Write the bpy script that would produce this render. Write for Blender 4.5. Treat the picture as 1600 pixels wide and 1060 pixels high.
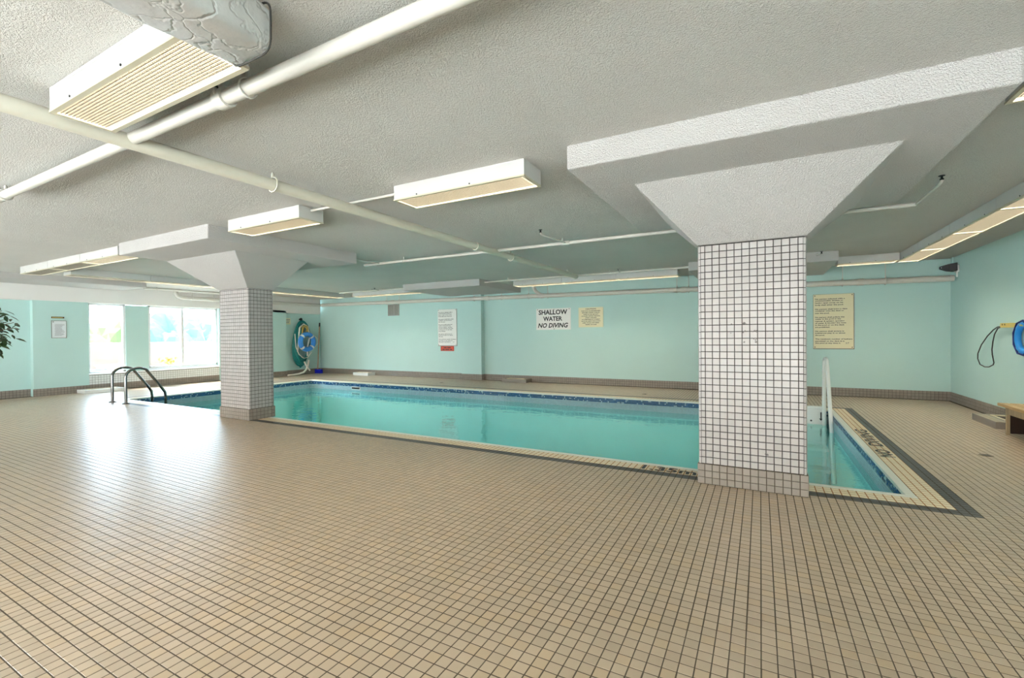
import bpy, bmesh, math, random
import numpy as np
from mathutils import Vector, Matrix
random.seed(7); rng = np.random.default_rng(7)
for o in list(bpy.data.objects): bpy.data.objects.remove(o)
scene = bpy.context.scene; COL = scene.collection
PI = math.pi

# ------------------------------------------------------------------ camera, sky, exposure
CAM_H = 1.22
R_ = (0.87909, 0.47657, -0.00880); D_ = (-0.00386, -0.01134, -0.99993); F_ = (-0.47664, 0.87906, -0.00805)
cd = bpy.data.cameras.new('camera'); cam = bpy.data.objects.new('camera', cd); COL.objects.link(cam)
cd.sensor_width = 36; cd.lens = 16.1076; cd.clip_start = 0.02; cd.clip_end = 300
m3 = Matrix((R_, tuple(-c for c in D_), tuple(-c for c in F_))).transposed()
cam.matrix_world = Matrix.Translation((0, 0, CAM_H)) @ m3.to_4x4()
scene.camera = cam

SKY = 19.0            # overcast bright sky seen through the windows
LENS = 25.0           # fluorescent lamps behind the prismatic lenses
scene.view_settings.view_transform = 'Standard'; scene.view_settings.look = 'None'
scene.view_settings.gamma = 1; scene.view_settings.use_curve_mapping = False
scene.view_settings.exposure = 0.5
w = bpy.data.worlds.new('sky'); scene.world = w; w.use_nodes = True
bg = w.node_tree.nodes['Background']; bg.inputs[0].default_value = (0.64, 0.82, 1.0, 1); bg.inputs[1].default_value = SKY

sl = bpy.data.lights.new('sun', 'SUN'); sl.energy = 20; sl.angle = .01; sl.color = (1, .96, .9)
so = bpy.data.objects.new('sun', sl); COL.objects.link(so)
so.rotation_euler = Vector((.60, .52, -.80)).to_track_quat('-Z', 'Y').to_euler(); so.location = (-30, -20, 40)

# ------------------------------------------------------------------ materials
def lin(r, g, b):
    f = lambda c: (c/255/12.92) if c/255 <= .04045 else ((c/255+.055)/1.055)**2.4
    return (f(r), f(g), f(b), 1)
class NT:
    def __init__(s, name):
        s.m = bpy.data.materials.new(name); s.m.use_nodes = True; s.t = s.m.node_tree
        s.b = s.t.nodes['Principled BSDF']; s.out = s.t.nodes['Material Output']
    def n(s, typ, **kw):
        nd = s.t.nodes.new(typ)
        for k, v in kw.items():
            if k.startswith('i_'):
                key = k[2:]; key = int(key) if key.isdigit() else key.replace('_', ' ')
                nd.inputs[key].default_value = v
            else: setattr(nd, k, v)
        return nd
    def l(s, a, b): s.t.links.new(a, b)
    def math(s, op, a, b=0.0, c=None):
        nd = s.n('ShaderNodeMath', operation=op)
        for i, v in enumerate([a, b] + ([c] if c is not None else [])):
            if isinstance(v, (int, float)): nd.inputs[i].default_value = v
            else: s.l(v, nd.inputs[i])
        return nd.outputs[0]
    def mix(s, fac, a, b):
        nd = s.n('ShaderNodeMix', data_type='RGBA')
        for sock, v in ((nd.inputs[0], fac), (nd.inputs[6], a), (nd.inputs[7], b)):
            if isinstance(v, (int, float, tuple)): sock.default_value = v
            else: s.l(v, sock)
        return nd.outputs[2]
    def coord(s): return s.n('ShaderNodeNewGeometry').outputs['Position']
    def noise(s, scale, detail=2.0, vec=None, rough=.5):
        nd = s.n('ShaderNodeTexNoise', i_Scale=scale, i_Detail=detail, i_Roughness=rough)
        s.l(vec if vec is not None else s.coord(), nd.inputs['Vector']); return nd.outputs['Fac']
    def ramp(s, fac, p0, p1):
        nd = s.n('ShaderNodeMapRange', i_1=p0, i_2=p1); s.l(fac, nd.inputs[0]); return nd.outputs[0]
    def bump(s, h, strength, dist):
        nd = s.n('ShaderNodeBump', i_Strength=strength, i_Distance=dist); s.l(h, nd.inputs['Height'])
        s.l(nd.outputs[0], s.b.inputs['Normal'])
def plain(name, col, rough=.5, metal=0.0, var=.06, scale=6, bump=0.0, bscale=200, spec=.5):
    t = NT(name); t.b.inputs['Roughness'].default_value = rough; t.b.inputs['Metallic'].default_value = metal
    t.b.inputs['Specular IOR Level'].default_value = spec
    f = t.noise(scale, 3)
    d = tuple(c*(1-var) for c in col[:3])+(1,); u = tuple(min(1, c*(1+var)) for c in col[:3])+(1,)
    t.l(t.mix(f, d, u), t.b.inputs['Base Color'])
    if bump: t.bump(t.noise(bscale, 2), bump, .002)
    return t.m
def stipple(name, col, strength, dist=.012):
    t = NT(name); t.b.inputs['Roughness'].default_value = .9; t.b.inputs['Specular IOR Level'].default_value = .15
    a = t.noise(115, 3, rough=.65); b = t.noise(190, 2)
    h = t.math('ADD', t.ramp(a, .38, .66), t.math('MULTIPLY', b, .5))
    c = t.noise(1.2, 2)
    t.l(t.mix(c, tuple(x*.93 for x in col[:3])+(1,), tuple(min(1, x*1.04) for x in col[:3])+(1,)), t.b.inputs['Base Color'])
    t.bump(h, strength, dist); return t.m
def tile_mat(name, col, rough=.3, var=.14, hue=None, spec=.5, coat=0.0, tilt=.012):
    """glazed tile: every tile (mesh island or object) its own shade, faint unevenness"""
    t = NT(name)
    g = t.n('ShaderNodeNewGeometry'); oi = t.n('ShaderNodeObjectInfo')
    r = t.math('FRACT', t.math('ADD', g.outputs['Random Per Island'], oi.outputs['Random']))
    lo = tuple(c*(1-var) for c in col[:3])+(1,); hi = tuple(min(1, c*(1+var)) for c in col[:3])+(1,)
    base = t.mix(r, lo, hi)
    if hue:
        r2 = t.math('FRACT', t.math('MULTIPLY', r, 7.31))
        base = t.mix(t.math('MULTIPLY', t.math('GREATER_THAN', r2, .8), .5), base, hue)
    big = t.noise(.9, 3)
    base = t.mix(t.math('MULTIPLY', big, .22), base, tuple(c*.62 for c in col[:3])+(1,))
    fine = t.noise(420, 2)
    base = t.mix(t.math('MULTIPLY', fine, .18), base, tuple(c*.6 for c in col[:3])+(1,))
    t.l(base, t.b.inputs['Base Color'])
    t.b.inputs['Roughness'].default_value = rough; t.b.inputs['Specular IOR Level'].default_value = spec
    t.bump(t.noise(60, 2), .12, .0015)
    return t.m
M = {}
M['ceiling'] = stipple('ceiling_stipple_paint', lin(242, 237, 230), .9)
M['concrete_white'] = stipple('white_textured_concrete', lin(226, 221, 217), .8)
M['aqua'] = plain('aqua_wall_paint', lin(194, 224, 219), .6, var=.03, scale=2, bump=.1, bscale=140, spec=.25)
M['white_wall'] = plain('white_wall_paint', lin(236, 232, 228), .6, var=.03, scale=2, bump=.08, bscale=140)
M['floor_tile'] = tile_mat('tan_floor_tile', lin(188, 168, 144), .34, .10, hue=lin(194, 168, 132), spec=.75)
M['grout'] = plain('dark_grout', lin(84, 74, 60), .9, var=.15, scale=30)
M['grout_black'] = plain('black_grout', lin(48, 44, 42), .9, var=.15, scale=30)
M['grout_light'] = plain('orange_stained_grout', lin(172, 118, 72), .9, var=.2, scale=20)
M['cream_tile'] = tile_mat('cream_coping_tile', lin(240, 224, 190), .35, .05)
M['lip_white'] = plain('pale_bullnose', lin(228, 228, 216), .3, var=.03)
M['dark_tile'] = tile_mat('charcoal_border_tile', lin(64, 62, 64), .35, .2)
M['pillar_tile'] = tile_mat('pale_grey_glazed_tile', lin(188, 182, 179), .25, .05)
M['grey_tile'] = tile_mat('grey_base_tile', lin(152, 142, 132), .4, .07)
M['white_tile'] = tile_mat('white_dado_tile', lin(238, 240, 238), .25, .04)
M['blue_tile'] = tile_mat('dark_blue_mosaic', lin(48, 102, 158), .2, .35)
M['lightblue_tile'] = tile_mat('pale_blue_mosaic', lin(196, 226, 234), .2, .08)
M['basin'] = plain('pool_plaster', lin(192, 245, 243), .6, var=.05, scale=3)
M['pipe_white'] = plain('painted_white_pipe', lin(212, 207, 198), .42, var=.03)
M['pipe_cream'] = plain('cream_painted_pipe', lin(222, 216, 200), .45, var=.03)
M['fixture'] = plain('white_enamel', lin(206, 204, 200), .38, var=.02)
M['fixture_edge'] = plain('fixture_frame', lin(200, 192, 168), .4, var=.03)
M['chrome'] = plain('stainless_steel', lin(128, 126, 124), .14, metal=1, var=.02)
M['black'] = plain('black_plastic', lin(26, 26, 28), .4, var=.1)
M['black_print'] = plain('black_print', lin(28, 24, 26), .5, var=.05)
M['white_plastic'] = plain('white_plastic', lin(240, 240, 236), .3, var=.02)
M['sign_white'] = plain('white_sign_board', lin(240, 238, 234), .4, var=.02)
M['sign_cream'] = plain('cream_sign_board', lin(238, 228, 192), .4, var=.02)
M['sign_red'] = plain('red_sign_board', lin(222, 74, 32), .4, var=.03)
M['sign_edge'] = plain('sign_edge', lin(96, 92, 84), .5, var=.05)
M['gold'] = plain('brown_gold_plate', lin(96, 76, 34), .35, metal=.3, var=.15, scale=60)
M['paper'] = plain('printed_paper', lin(232, 236, 238), .6, var=.02)
M['print_grey'] = plain('grey_print', lin(150, 148, 152), .6, var=.1)
M['teal_hose'] = plain('teal_pool_hose', lin(22, 128, 126), .35, var=.2, scale=25)
M['white_hose'] = plain('white_hose', lin(238, 232, 222), .4, var=.03)
M['rope'] = plain('yellow_rope', lin(206, 178, 96), .8, var=.2, scale=60)
M['ring_blue'] = plain('blue_ring_vinyl', lin(66, 150, 236), .4, var=.08)
M['brush_blue'] = plain('blue_bristles', lin(28, 40, 220), .5, var=.2, scale=80)
M['handle_wood'] = plain('broom_wood', lin(190, 150, 120), .5, var=.12, scale=20)
M['vent_grey'] = plain('grey_vent_metal', lin(150, 148, 140), .4, metal=.4, var=.08)
M['vent_dark'] = plain('vent_shadow', lin(60, 58, 54), .8, var=.1)
M['yellow'] = plain('yellow_wood_bracket', lin(232, 204, 116), .5, var=.08)
M['ring_deep'] = plain('blue_ring_cover', lin(40, 150, 232), .35, var=.1, scale=18)
M['cord_navy'] = plain('navy_cord', lin(24, 44, 120), .6, var=.1)
M['leaf'] = plain('ficus_leaf', lin(38, 64, 30), .35, var=.3, scale=9)
M['bark'] = plain('bark', lin(110, 92, 70), .8, var=.2, scale=25)
M['terracotta'] = plain('terracotta', lin(222, 140, 104), .7, var=.08)
M['leaf_lime'] = plain('lime_leaf', lin(170, 200, 60), .5, var=.25, scale=20)
M['flower'] = plain('coral_flower', lin(236, 110, 84), .5, var=.15, scale=20)
M['parapet'] = plain('pinkish_concrete', lin(100, 84, 76), .8, var=.12, scale=7)
M['terrace'] = plain('terrace_paving', lin(150, 142, 134), .8, var=.08, scale=4)
M['bounce_pale'] = plain('pale_bounce_ground', lin(214, 206, 196), .8, var=.08, scale=4)  # for the added ground out of view, pale to throw light back
M['sky_block'] = plain('sky_block_tan', lin(190, 170, 155), .8, var=.08, scale=4)  # for the added block out of view behind the camera
M['tree_a'] = plain('hazy_green_crown', lin(66, 78, 34), .8, var=.3, scale=1.5)
M['tree_b'] = plain('hazy_teal_crown', lin(48, 70, 66), .8, var=.3, scale=1.5)
M['patio_wood'] = plain('pale_patio_wood', lin(236, 224, 170), .6, var=.08)
M['patio_teal'] = plain('teal_planter', lin(120, 196, 190), .6, var=.08)
M['frame_white'] = plain('white_window_frame', lin(240, 242, 242), .4, var=.02)
M['box_top'] = tile_mat('box_tile', lin(190, 176, 148), .35, .06)
M['stain'] = plain('adhesive_residue', lin(112, 106, 104), .8, var=.2, scale=120)
M['drain'] = plain('floor_drain_metal', lin(140, 126, 104), .4, metal=.3, var=.2, scale=40)

def foil():
    t = NT('foil_duct_wrap'); t.b.inputs['Base Color'].default_value = lin(202, 200, 198)
    t.b.inputs['Metallic'].default_value = .35; t.b.inputs['Roughness'].default_value = .38
    v = t.n('ShaderNodeTexVoronoi', feature='DISTANCE_TO_EDGE', i_Scale=7.0); nz = t.n('ShaderNodeTexNoise', i_Scale=5.0, i_Detail=4.0)
    co = t.coord(); t.l(co, nz.inputs['Vector'])
    add = t.n('ShaderNodeVectorMath', operation='MULTIPLY_ADD'); t.l(nz.outputs['Color'], add.inputs[0]); add.inputs[1].default_value = (.35, .35, .35); t.l(co, add.inputs[2])
    t.l(add.outputs[0], v.inputs['Vector'])
    h = t.math('ADD', t.ramp(v.outputs['Distance'], 0, .06), t.noise(16, 4))
    t.bump(h, .38, .010); return t.m
M['foil'] = foil()
def wood(name, col, axis=1):
    t = NT(name); t.b.inputs['Roughness'].default_value = .45
    mp = t.n('ShaderNodeMapping'); mp.inputs['Scale'].default_value = (40, 2.5, 40) if axis == 1 else (40, 40, 2.5)
    t.l(t.coord(), mp.inputs['Vector'])
    f = t.noise(1.0, 5, mp.outputs[0], .6)
    t.l(t.mix(t.ramp(f, .3, .7), tuple(c*.62 for c in col[:3])+(1,), col), t.b.inputs['Base Color'])
    t.bump(f, .2, .002); return t.m
M['bench_wood'] = wood('honey_bench_wood', lin(214, 178, 122))
M['bench_shade'] = wood('under_bench_shade', lin(58, 38, 28), 2)  # shade beneath the bench, put into the colour
M['bench_side'] = wood('weathered_bench_wood', lin(190, 168, 132), 2)
def lens(name, strength, col):
    """diffusing sheet lit by the tubes behind it"""
    t = NT(name); em = t.n('ShaderNodeEmission', i_Strength=strength); em.inputs[0].default_value = col
    t.l(em.outputs[0], t.out.inputs[0]); return t.m
WARM = (1.0, .91, .74, 1)
M['lens_grid'] = plain('acrylic_lens_grid', lin(104, 98, 86), .35, var=.04)
M['lens_on'] = lens('lit_prismatic_lens', LENS, WARM)
M['lens_dim'] = lens('dim_prismatic_lens', LENS*.3, (1.0, .95, .85, 1))
def glass():
    t = NT('window_glass'); tr = t.n('ShaderNodeBsdfTransparent'); gl = t.n('ShaderNodeBsdfGlossy', i_Roughness=.02)
    tr.inputs[0].default_value = (.96, .98, .98, 1)
    fr = t.n('ShaderNodeFresnel', i_IOR=1.45); mx = t.n('ShaderNodeMixShader')
    g_ = t.n('ShaderNodeNewGeometry')
    t.l(t.math('MULTIPLY', fr.outputs[0], t.math('SUBTRACT', 1.0, g_.outputs['Backfacing'])), mx.inputs[0]); t.l(tr.outputs[0], mx.inputs[1]); t.l(gl.outputs[0], mx.inputs[2]); t.l(mx.outputs[0], t.out.inputs[0]); return t.m
M['glass'] = glass()
def water():
    t = NT('pool_water'); tr = t.n('ShaderNodeBsdfTransparent'); gl = t.n('ShaderNodeBsdfGlossy', i_Roughness=.015)
    tr.inputs[0].default_value = (.61, .91, .89, 1); gl.inputs[0].default_value = (.86, 1, .98, 1)
    mp = t.n('ShaderNodeMapping'); mp.inputs['Scale'].default_value = (1.0, 1.6, 1); t.l(t.coord(), mp.inputs['Vector'])
    h = t.math('ADD', t.noise(3.2, 2, mp.outputs[0]), t.math('MULTIPLY', t.noise(11, 2, mp.outputs[0]), .22))
    bp = t.n('ShaderNodeBump', i_Strength=.16, i_Distance=.035); t.l(h, bp.inputs['Height'])
    fr = t.n('ShaderNodeFresnel', i_IOR=1.55); mx = t.n('ShaderNodeMixShader')
    t.l(bp.outputs[0], fr.inputs['Normal']); t.l(bp.outputs[0], gl.inputs['Normal'])
    g_ = t.n('ShaderNodeNewGeometry')
    t.l(t.math('MULTIPLY', fr.outputs[0], t.math('SUBTRACT', 1.0, g_.outputs['Backfacing'])), mx.inputs[0]); t.l(tr.outputs[0], mx.inputs[1]); t.l(gl.outputs[0], mx.inputs[2]); t.l(mx.outputs[0], t.out.inputs[0]); return t.m
M['water'] = water()

# ------------------------------------------------------------------ helpers
BASE = {}
def link(name, me, mat, parent=None, loc=None):
    o = bpy.data.objects.new(name, me); COL.objects.link(o)
    if mat is not None and not me.materials: me.materials.append(M[mat] if isinstance(mat, str) else mat)
    if parent is not None: o.parent = parent; BASE[o.name] = BASE.get(parent.name, Vector((0, 0, 0)))
    if loc is not None: o.location = loc
    return o
def tag(o, label, cat, group=None):
    o['label'] = label; o['category'] = cat
    if group: o['group'] = group
    return o
def thing(name, label, cat, loc, group=None):
    o = bpy.data.objects.new(name, None); COL.objects.link(o); o.location = loc; o.empty_display_size = .1
    BASE[o.name] = Vector(loc); return tag(o, label, cat, group)
class MB:
    """collects shapes in world coordinates, builds ONE mesh object"""
    def __init__(s): s.v = []; s.f = []; s.sm = []
    def add(s, vs, fs, smooth=False):
        n = len(s.v); s.v += [tuple(v) for v in vs]; s.f += [tuple(i+n for i in f) for f in fs]; s.sm += [smooth]*len(fs); return s
    def box(s, x0, x1, y0, y1, z0, z1):
        vs = [(x, y, z) for z in (z0, z1) for y in (y0, y1) for x in (x0, x1)]
        return s.add(vs, [(0, 2, 3, 1), (4, 5, 7, 6), (0, 1, 5, 4), (2, 6, 7, 3), (0, 4, 6, 2), (1, 3, 7, 5)])
    def hexa(s, b, t):
        return s.add(list(b)+list(t), [(3, 2, 1, 0), (4, 5, 6, 7), (0, 1, 5, 4), (1, 2, 6, 5), (2, 3, 7, 6), (3, 0, 4, 7)])
    def tube(s, pts, r, seg=10, closed=False, caps=True):
        P = [Vector(p) for p in pts]; n = len(P); rings = []
        up = None
        for i, p in enumerate(P):
            a = P[(i-1) % n] if (closed or i > 0) else p; b = P[(i+1) % n] if (closed or i < n-1) else p
            d = (b-a).normalized()
            if up is None:
                up = Vector((0, 0, 1)) if abs(d.z) < .9 else Vector((1, 0, 0))
            u = d.cross(up)
            if u.length < 1e-4: u = d.orthogonal()
            u.normalize(); v = u.cross(d).normalized(); up = v
            rr = r[i] if isinstance(r, (list, tuple)) else r
            rings.append([p+u*math.cos(2*PI*k/seg)*rr+v*math.sin(2*PI*k/seg)*rr for k in range(seg)])
        vs = [q for rg in rings for q in rg]; fs = []
        for i in range(n if closed else n-1):
            j = (i+1) % n
            for k in range(seg): fs.append((i*seg+k, i*seg+(k+1) % seg, j*seg+(k+1) % seg, j*seg+k))
        s.add(vs, fs, True)
        if caps and not closed:
            s.add(rings[0], [tuple(range(seg-1, -1, -1))]); s.add(rings[-1], [tuple(range(seg))])
        return s
    def cyl(s, a, b, r, seg=14): return s.tube([a, b], r, seg)
    def lathe(s, c, prof, seg=16, axis='z'):
        vs = []; fs = []
        for r, h in prof:
            for k in range(seg):
                a = 2*PI*k/seg; x, y = r*math.cos(a), r*math.sin(a)
                vs.append({'z': (c[0]+x, c[1]+y, c[2]+h), 'y': (c[0]+x, c[1]+h, c[2]+y), 'x': (c[0]+h, c[1]+x, c[2]+y)}[axis])
        for i in range(len(prof)-1):
            for k in range(seg): fs.append((i*seg+k, i*seg+(k+1) % seg, (i+1)*seg+(k+1) % seg, (i+1)*seg+k))
        s.add(vs, fs, True); n = len(prof)
        s.add(vs[:seg], [tuple(range(seg-1, -1, -1))]); s.add(vs[-seg:], [tuple(range(seg))]); return s
    def build(s, name, mat, parent=None, bevel=0.0, recalc=True):
        off = BASE.get(parent.name, Vector((0, 0, 0))) if parent is not None else Vector((0, 0, 0))
        me = bpy.data.meshes.new(name); me.from_pydata([tuple(Vector(v)-off) for v in s.v], [], s.f)
        me.polygons.foreach_set('use_smooth', s.sm)
        if recalc or bevel:
            bm = bmesh.new(); bm.from_mesh(me)
            if bevel:
                bmesh.ops.remove_doubles(bm, verts=bm.verts, dist=1e-5)
                bmesh.ops.recalc_face_normals(bm, faces=bm.faces)
                es = [e for e in bm.edges if len(e.link_faces) == 2 and e.calc_face_angle(0) > .6]
                bmesh.ops.bevel(bm, geom=es, offset=bevel, segments=2, profile=.5, affect='EDGES', clamp_overlap=True)
            else: bmesh.ops.recalc_face_normals(bm, faces=bm.faces)
            bm.to_mesh(me); bm.free()
        return link(name, me, mat, parent)
def structure(o): o['kind'] = 'structure'; return o
def stuff(o): o['kind'] = 'stuff'; return o

def tile_mesh(size, h, bev):
    a = size/2; b = a-bev
    v = [(-a, -a, -h), (a, -a, -h), (a, a, -h), (-a, a, -h), (-a, -a, -bev), (a, -a, -bev), (a, a, -bev), (-a, a, -bev), (-b, -b, 0), (b, -b, 0), (b, b, 0), (-b, b, 0)]
    f = [(8, 9, 10, 11)]+[(4+i, 4+(i+1) % 4, 8+(i+1) % 4, 8+i) for i in range(4)]+[(i, (i+1) % 4, 4+(i+1) % 4, 4+i) for i in range(4)]
    return v, f
def tile_cloud(name, centers, u, v, n, size, h, mat, parent, size_v=None, bev=.0016):
    """many tiles joined into one mesh; centers (N,3) on the finished face"""
    C = np.asarray(centers, float)
    if len(C) == 0: return None
    u, v, n = (np.array(a, float) for a in (u, v, n)); sv = size_v or size
    tv, tf = tile_mesh(1, 1, .0); tv = np.array(tv)
    def pt(a, b, d): return a*u*size+b*v*sv+d*n
    bu, bv = .5-bev/size, .5-bev/sv
    T = np.array([pt(sx, sy, -h) for sx, sy in ((-.5, -.5), (.5, -.5), (.5, .5), (-.5, .5))]+[pt(sx*2*bu, sy*2*bv, 0) for sx, sy in ((-.5, -.5), (.5, -.5), (.5, .5), (-.5, .5))])
    F = np.array([(4, 5, 6, 7), (0, 1, 5, 4), (1, 2, 6, 5), (2, 3, 7, 6), (3, 0, 4, 7)])
    jit = rng.normal(0, .00022, len(C))[:, None, None]*n[None, None, :]
    V = (C[:, None, :]+T[None]+jit*(.5 if n[2] > .9 else 1)).reshape(-1, 3); FF = (F[None]+(np.arange(len(C))*8)[:, None, None]).reshape(-1, 4)
    off = np.array(BASE.get(parent.name, Vector((0, 0, 0)))) if parent is not None else np.zeros(3)
    V = V-off
    me = bpy.data.meshes.new(name); me.vertices.add(len(V)); me.vertices.foreach_set('co', V.astype(np.float32).ravel())
    me.loops.add(FF.size); me.loops.foreach_set('vertex_index', FF.ravel().astype(np.int32))
    me.polygons.add(len(FF)); me.polygons.foreach_set('loop_start', np.arange(0, FF.size, 4, dtype=np.int32))
    try: me.polygons.foreach_set('loop_total', np.full(len(FF), 4, dtype=np.int32))
    except Exception: pass
    me.update(calc_edges=True); me.validate(); me.shade_flat()
    return stuff(link(name, me, mat, parent))
def tile_parts(name, centers, u, v, n, size, h, mat, parent, bev=.0016):
    """single tiles that share one mesh, each an object of its own"""
    tv, tf = tile_mesh(size, h, bev); u, v, n = Vector(u), Vector(v), Vector(n)
    me = bpy.data.meshes.new(name); me.from_pydata([tuple(u*a+v*b+n*c) for a, b, c in tv], [], tf); me.materials.append(M[mat])
    off = BASE.get(parent.name, Vector((0, 0, 0)))
    for c in centers: link(name, me, mat, parent, Vector(c)-off)
def project(P):
    P = np.asarray(P, float)-np.array([0, 0, CAM_H]); x = P@np.array(R_); y = P@np.array(D_); z = P@np.array(F_)
    zz = np.where(z > .05, z, .05); return 800+715.893*x/zz, 530+715.893*y/zz, z
def frame(u, v, n, o): return Matrix(((u[0], v[0], n[0], o[0]), (u[1], v[1], n[1], o[1]), (u[2], v[2], n[2], o[2]), (0, 0, 0, 1)))
def text_mesh(body, bold=0.0, shear=0.0):
    cu = bpy.data.curves.new('lettering', 'FONT'); cu.body = body; cu.size = 1; cu.offset = bold; cu.shear = shear; cu.resolution_u = 2
    ob = bpy.data.objects.new('lettering', cu); COL.objects.link(ob); bpy.context.view_layer.update()
    me = bpy.data.meshes.new_from_object(ob.evaluated_get(bpy.context.evaluated_depsgraph_get()))
    bpy.data.objects.remove(ob); bpy.data.curves.remove(cu)
    vs = np.array([v.co[:] for v in me.vertices]); fs = [tuple(p.vertices) for p in me.polygons]; bpy.data.meshes.remove(me)
    return vs, fs
def lettering(lines, o, u, v, n, parent, mat='black_print', name='lettering', lift=.0012):
    """lines: (text, centre or left x, centre z, width or None, height, align, bold, shear) in the sheet's u,v metres from o"""
    mb = MB(); u, v, n, o = Vector(u), Vector(v), Vector(n), Vector(o)
    for (s, cx, cz, wd, ht, al, bold, shear) in lines:
        vs, fs = text_mesh(s, bold, shear)
        x0, x1 = vs[:, 0].min(), vs[:, 0].max(); y0, y1 = (0.0, .72) if any(c.islower() for c in s) and ht < .05 else (vs[:, 1].min(), vs[:, 1].max())
        sy = ht/(y1-y0); sx = wd/(x1-x0) if wd else sy
        xs = (vs[:, 0]-x0)*sx; xs = xs+cx-(0 if al == 'L' else (x1-x0)*sx/2); ys = (vs[:, 1]-y0)*sy+cz-ht/2
        mb.add([o+u*a+v*b+n*lift for a, b in zip(xs, ys)], fs)
    return mb.build(name, mat, parent, recalc=False)

# ------------------------------------------------------------------ room dimensions (metres)
P = .0535                                   # tile pitch
CZ = 2.5                                    # ceiling
XR, YB, XL = 2.935, 10.70, -13.6            # right, back, left walls
X1B, Y0B = 1.282, 4.075                     # outer near right corner of the dark tile border
X0B, Y1B = X1B-240*P, Y0B+93*P
PX0, PX1, PY0, PY1 = X0B+6*P, X1B-6*P, Y0B+6*P, Y1B-6*P       # pool opening
WZ = -.225                                  # water level

# ------------------------------------------------------------------ floor
fl = MB()
for x0, x1, y0, y1 in ((-14.2, 3.1, -3.0, PY0), (-14.2, 3.1, PY1, 10.95), (-14.2, PX0, PY0, PY1), (PX1, 3.1, PY0, PY1)):
    fl.box(x0, x1, y0, y1, -.3, -.0008)
floor = structure(fl.build('floor', 'grout'))
pil = [(-.447, .302, 4.007, 4.41), (-7.33, -6.60, 4.06, 4.46)]        # pillar footprints
ix = np.arange(-280, 31); iy = np.arange(-92, 124)
gx, gy = np.meshgrid(X1B+(ix+.5)*P, Y0B+(iy+.5)*P); gx = gx.ravel(); gy = gy.ravel()
keep = (gx < XR-.03) & (gx > XL+.02) & (gy < YB-.03) & (gy > -.6)
keep &= ~((gx > X0B) & (gx < X1B) & (gy > Y0B) & (gy < Y1B))
keep &= ~((gx < -13.15) & (gy > 8.05))
for a, b, c, d in pil: keep &= ~((gx > a+.03) & (gx < b-.03) & (gy > c+.03) & (gy < d-.03))
C = np.stack([gx[keep], gy[keep], np.zeros(keep.sum())], 1)
px, py, pz = project(C)
inside = (px > 8) & (px < 1592) & (py < 1050) & (pz > .3)
order = np.argsort(np.where(inside, pz, 1e9)); near = np.zeros(len(C), bool); near[order[:300]] = True
tile_parts('tile', C[near], (1, 0, 0), (0, 1, 0), (0, 0, 1), P-.0046, .006, 'floor_tile', floor, bev=.0007)
tile_cloud('tile_field', C[~near], (1, 0, 0), (0, 1, 0), (0, 0, 1), P-.0046, .006, 'floor_tile', floor, bev=.0007)

# ------------------------------------------------------------------ ceiling
ceiling = structure(MB().box(-14.2, 3.1, -3.0, 10.95, CZ, CZ+.25).build('ceiling', 'ceiling'))
bulk = structure(MB().box(-13.7, -12.45, -3, 5.29, 2.39, CZ+.02).build('trim_1', 'concrete_white', bevel=.01))

# ------------------------------------------------------------------ walls
wb = MB(); wb.box(-13.4, -7.35, YB-.01, YB+.3, -.3, CZ); wb.box(-7.35, 3.2, YB+.04, YB+.3, -.3, CZ)
structure(wb.build('wall_back', 'aqua'))
structure(MB().box(-7.35, -6.69, 10.58, 10.9, 0, 2.36).build('trim_2', 'aqua', bevel=.006))
structure(MB().box(-.4, .27, 10.52, 10.9, 0, 2.36).build('trim_3', 'aqua', bevel=.006))
structure(MB().box(XR, XR+.25, -3, 11, -.3, CZ).build('wall_right', 'aqua'))
for a in ((-13.95, -13.75, -3, 3.71, 2.06), (-13.95, XL, 3.71, 4.63, 2.06), (-13.90, XL-.06, 5.36, 5.83, 2.04), (-13.95, XL, 7.52, 8.05, 2.06), (-13.95, -13.15, 8.05, 9.32, 2.06), (-13.95, -13.27, 9.32, 10.95, 2.06)):
    structure(MB().box(*a[:4], -.3, a[4]).build('wall_left', 'aqua'))
wh = MB(); wh.box(-13.95, XL+.005, -3, 8.05, 2.06, CZ); wh.box(-13.95, -13.15, 8.05, 10.6, 1.99, CZ)
structure(wh.build('wall_left_header', 'white_wall', bevel=.004))
wr = MB(); wr.box(-14.2, 3.2, -3.2, -3, -.3, .12); wr.box(-14.2, 3.2, -3.2, -3, 2.1, 2.75)
for x in (-14.2, -9.9, -5.6, -1.3, 2.9): wr.box(x, x+.2, -3.2, -3, .12, 2.1)
structure(wr.build('wall_rear', 'aqua'))  # unseen rear wall, its openings sized to let fill light in
# tiled baseboards
def base_run(name, a, b, n, rows=3, mat='grey_tile', z0=0.0, thick=.012, pitch=P, tsize=None):
    """strip of base tiles from a to b (floor points), n = outward normal"""
    a, b, n = Vector(a), Vector(b), Vector(n); d = (b-a); L = d.length; d.normalize(); nn = max(1, int(L/pitch))
    pp = L/nn; mb = MB(); h = rows*pitch
    q = lambda p, t, z: (p.x+n.x*t, p.y+n.y*t, z0+z)
    mb.hexa([q(a, 0, 0), q(b, 0, 0), q(b, thick-.003, 0), q(a, thick-.003, 0)], [q(a, 0, h-.002), q(b, 0, h-.002), q(b, thick-.003, h-.002), q(a, thick-.003, h-.002)])
    o = structure(mb.build(name, 'grout'))
    cs = [tuple(a+d*(pp*(i+.5))+n*thick+Vector((0, 0, z0+pitch*(j+.5)))) for i in range(nn) for j in range(rows)]
    tile_cloud('base_tile', cs, d, (0, 0, 1), n, pp-.0035, .005, mat, o, size_v=pitch-.0035, bev=.001)
    return o
base_run('baseboard_back', (-6.69, YB+.04, 0), (XR, YB+.04, 0), (0, -1, 0))
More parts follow.
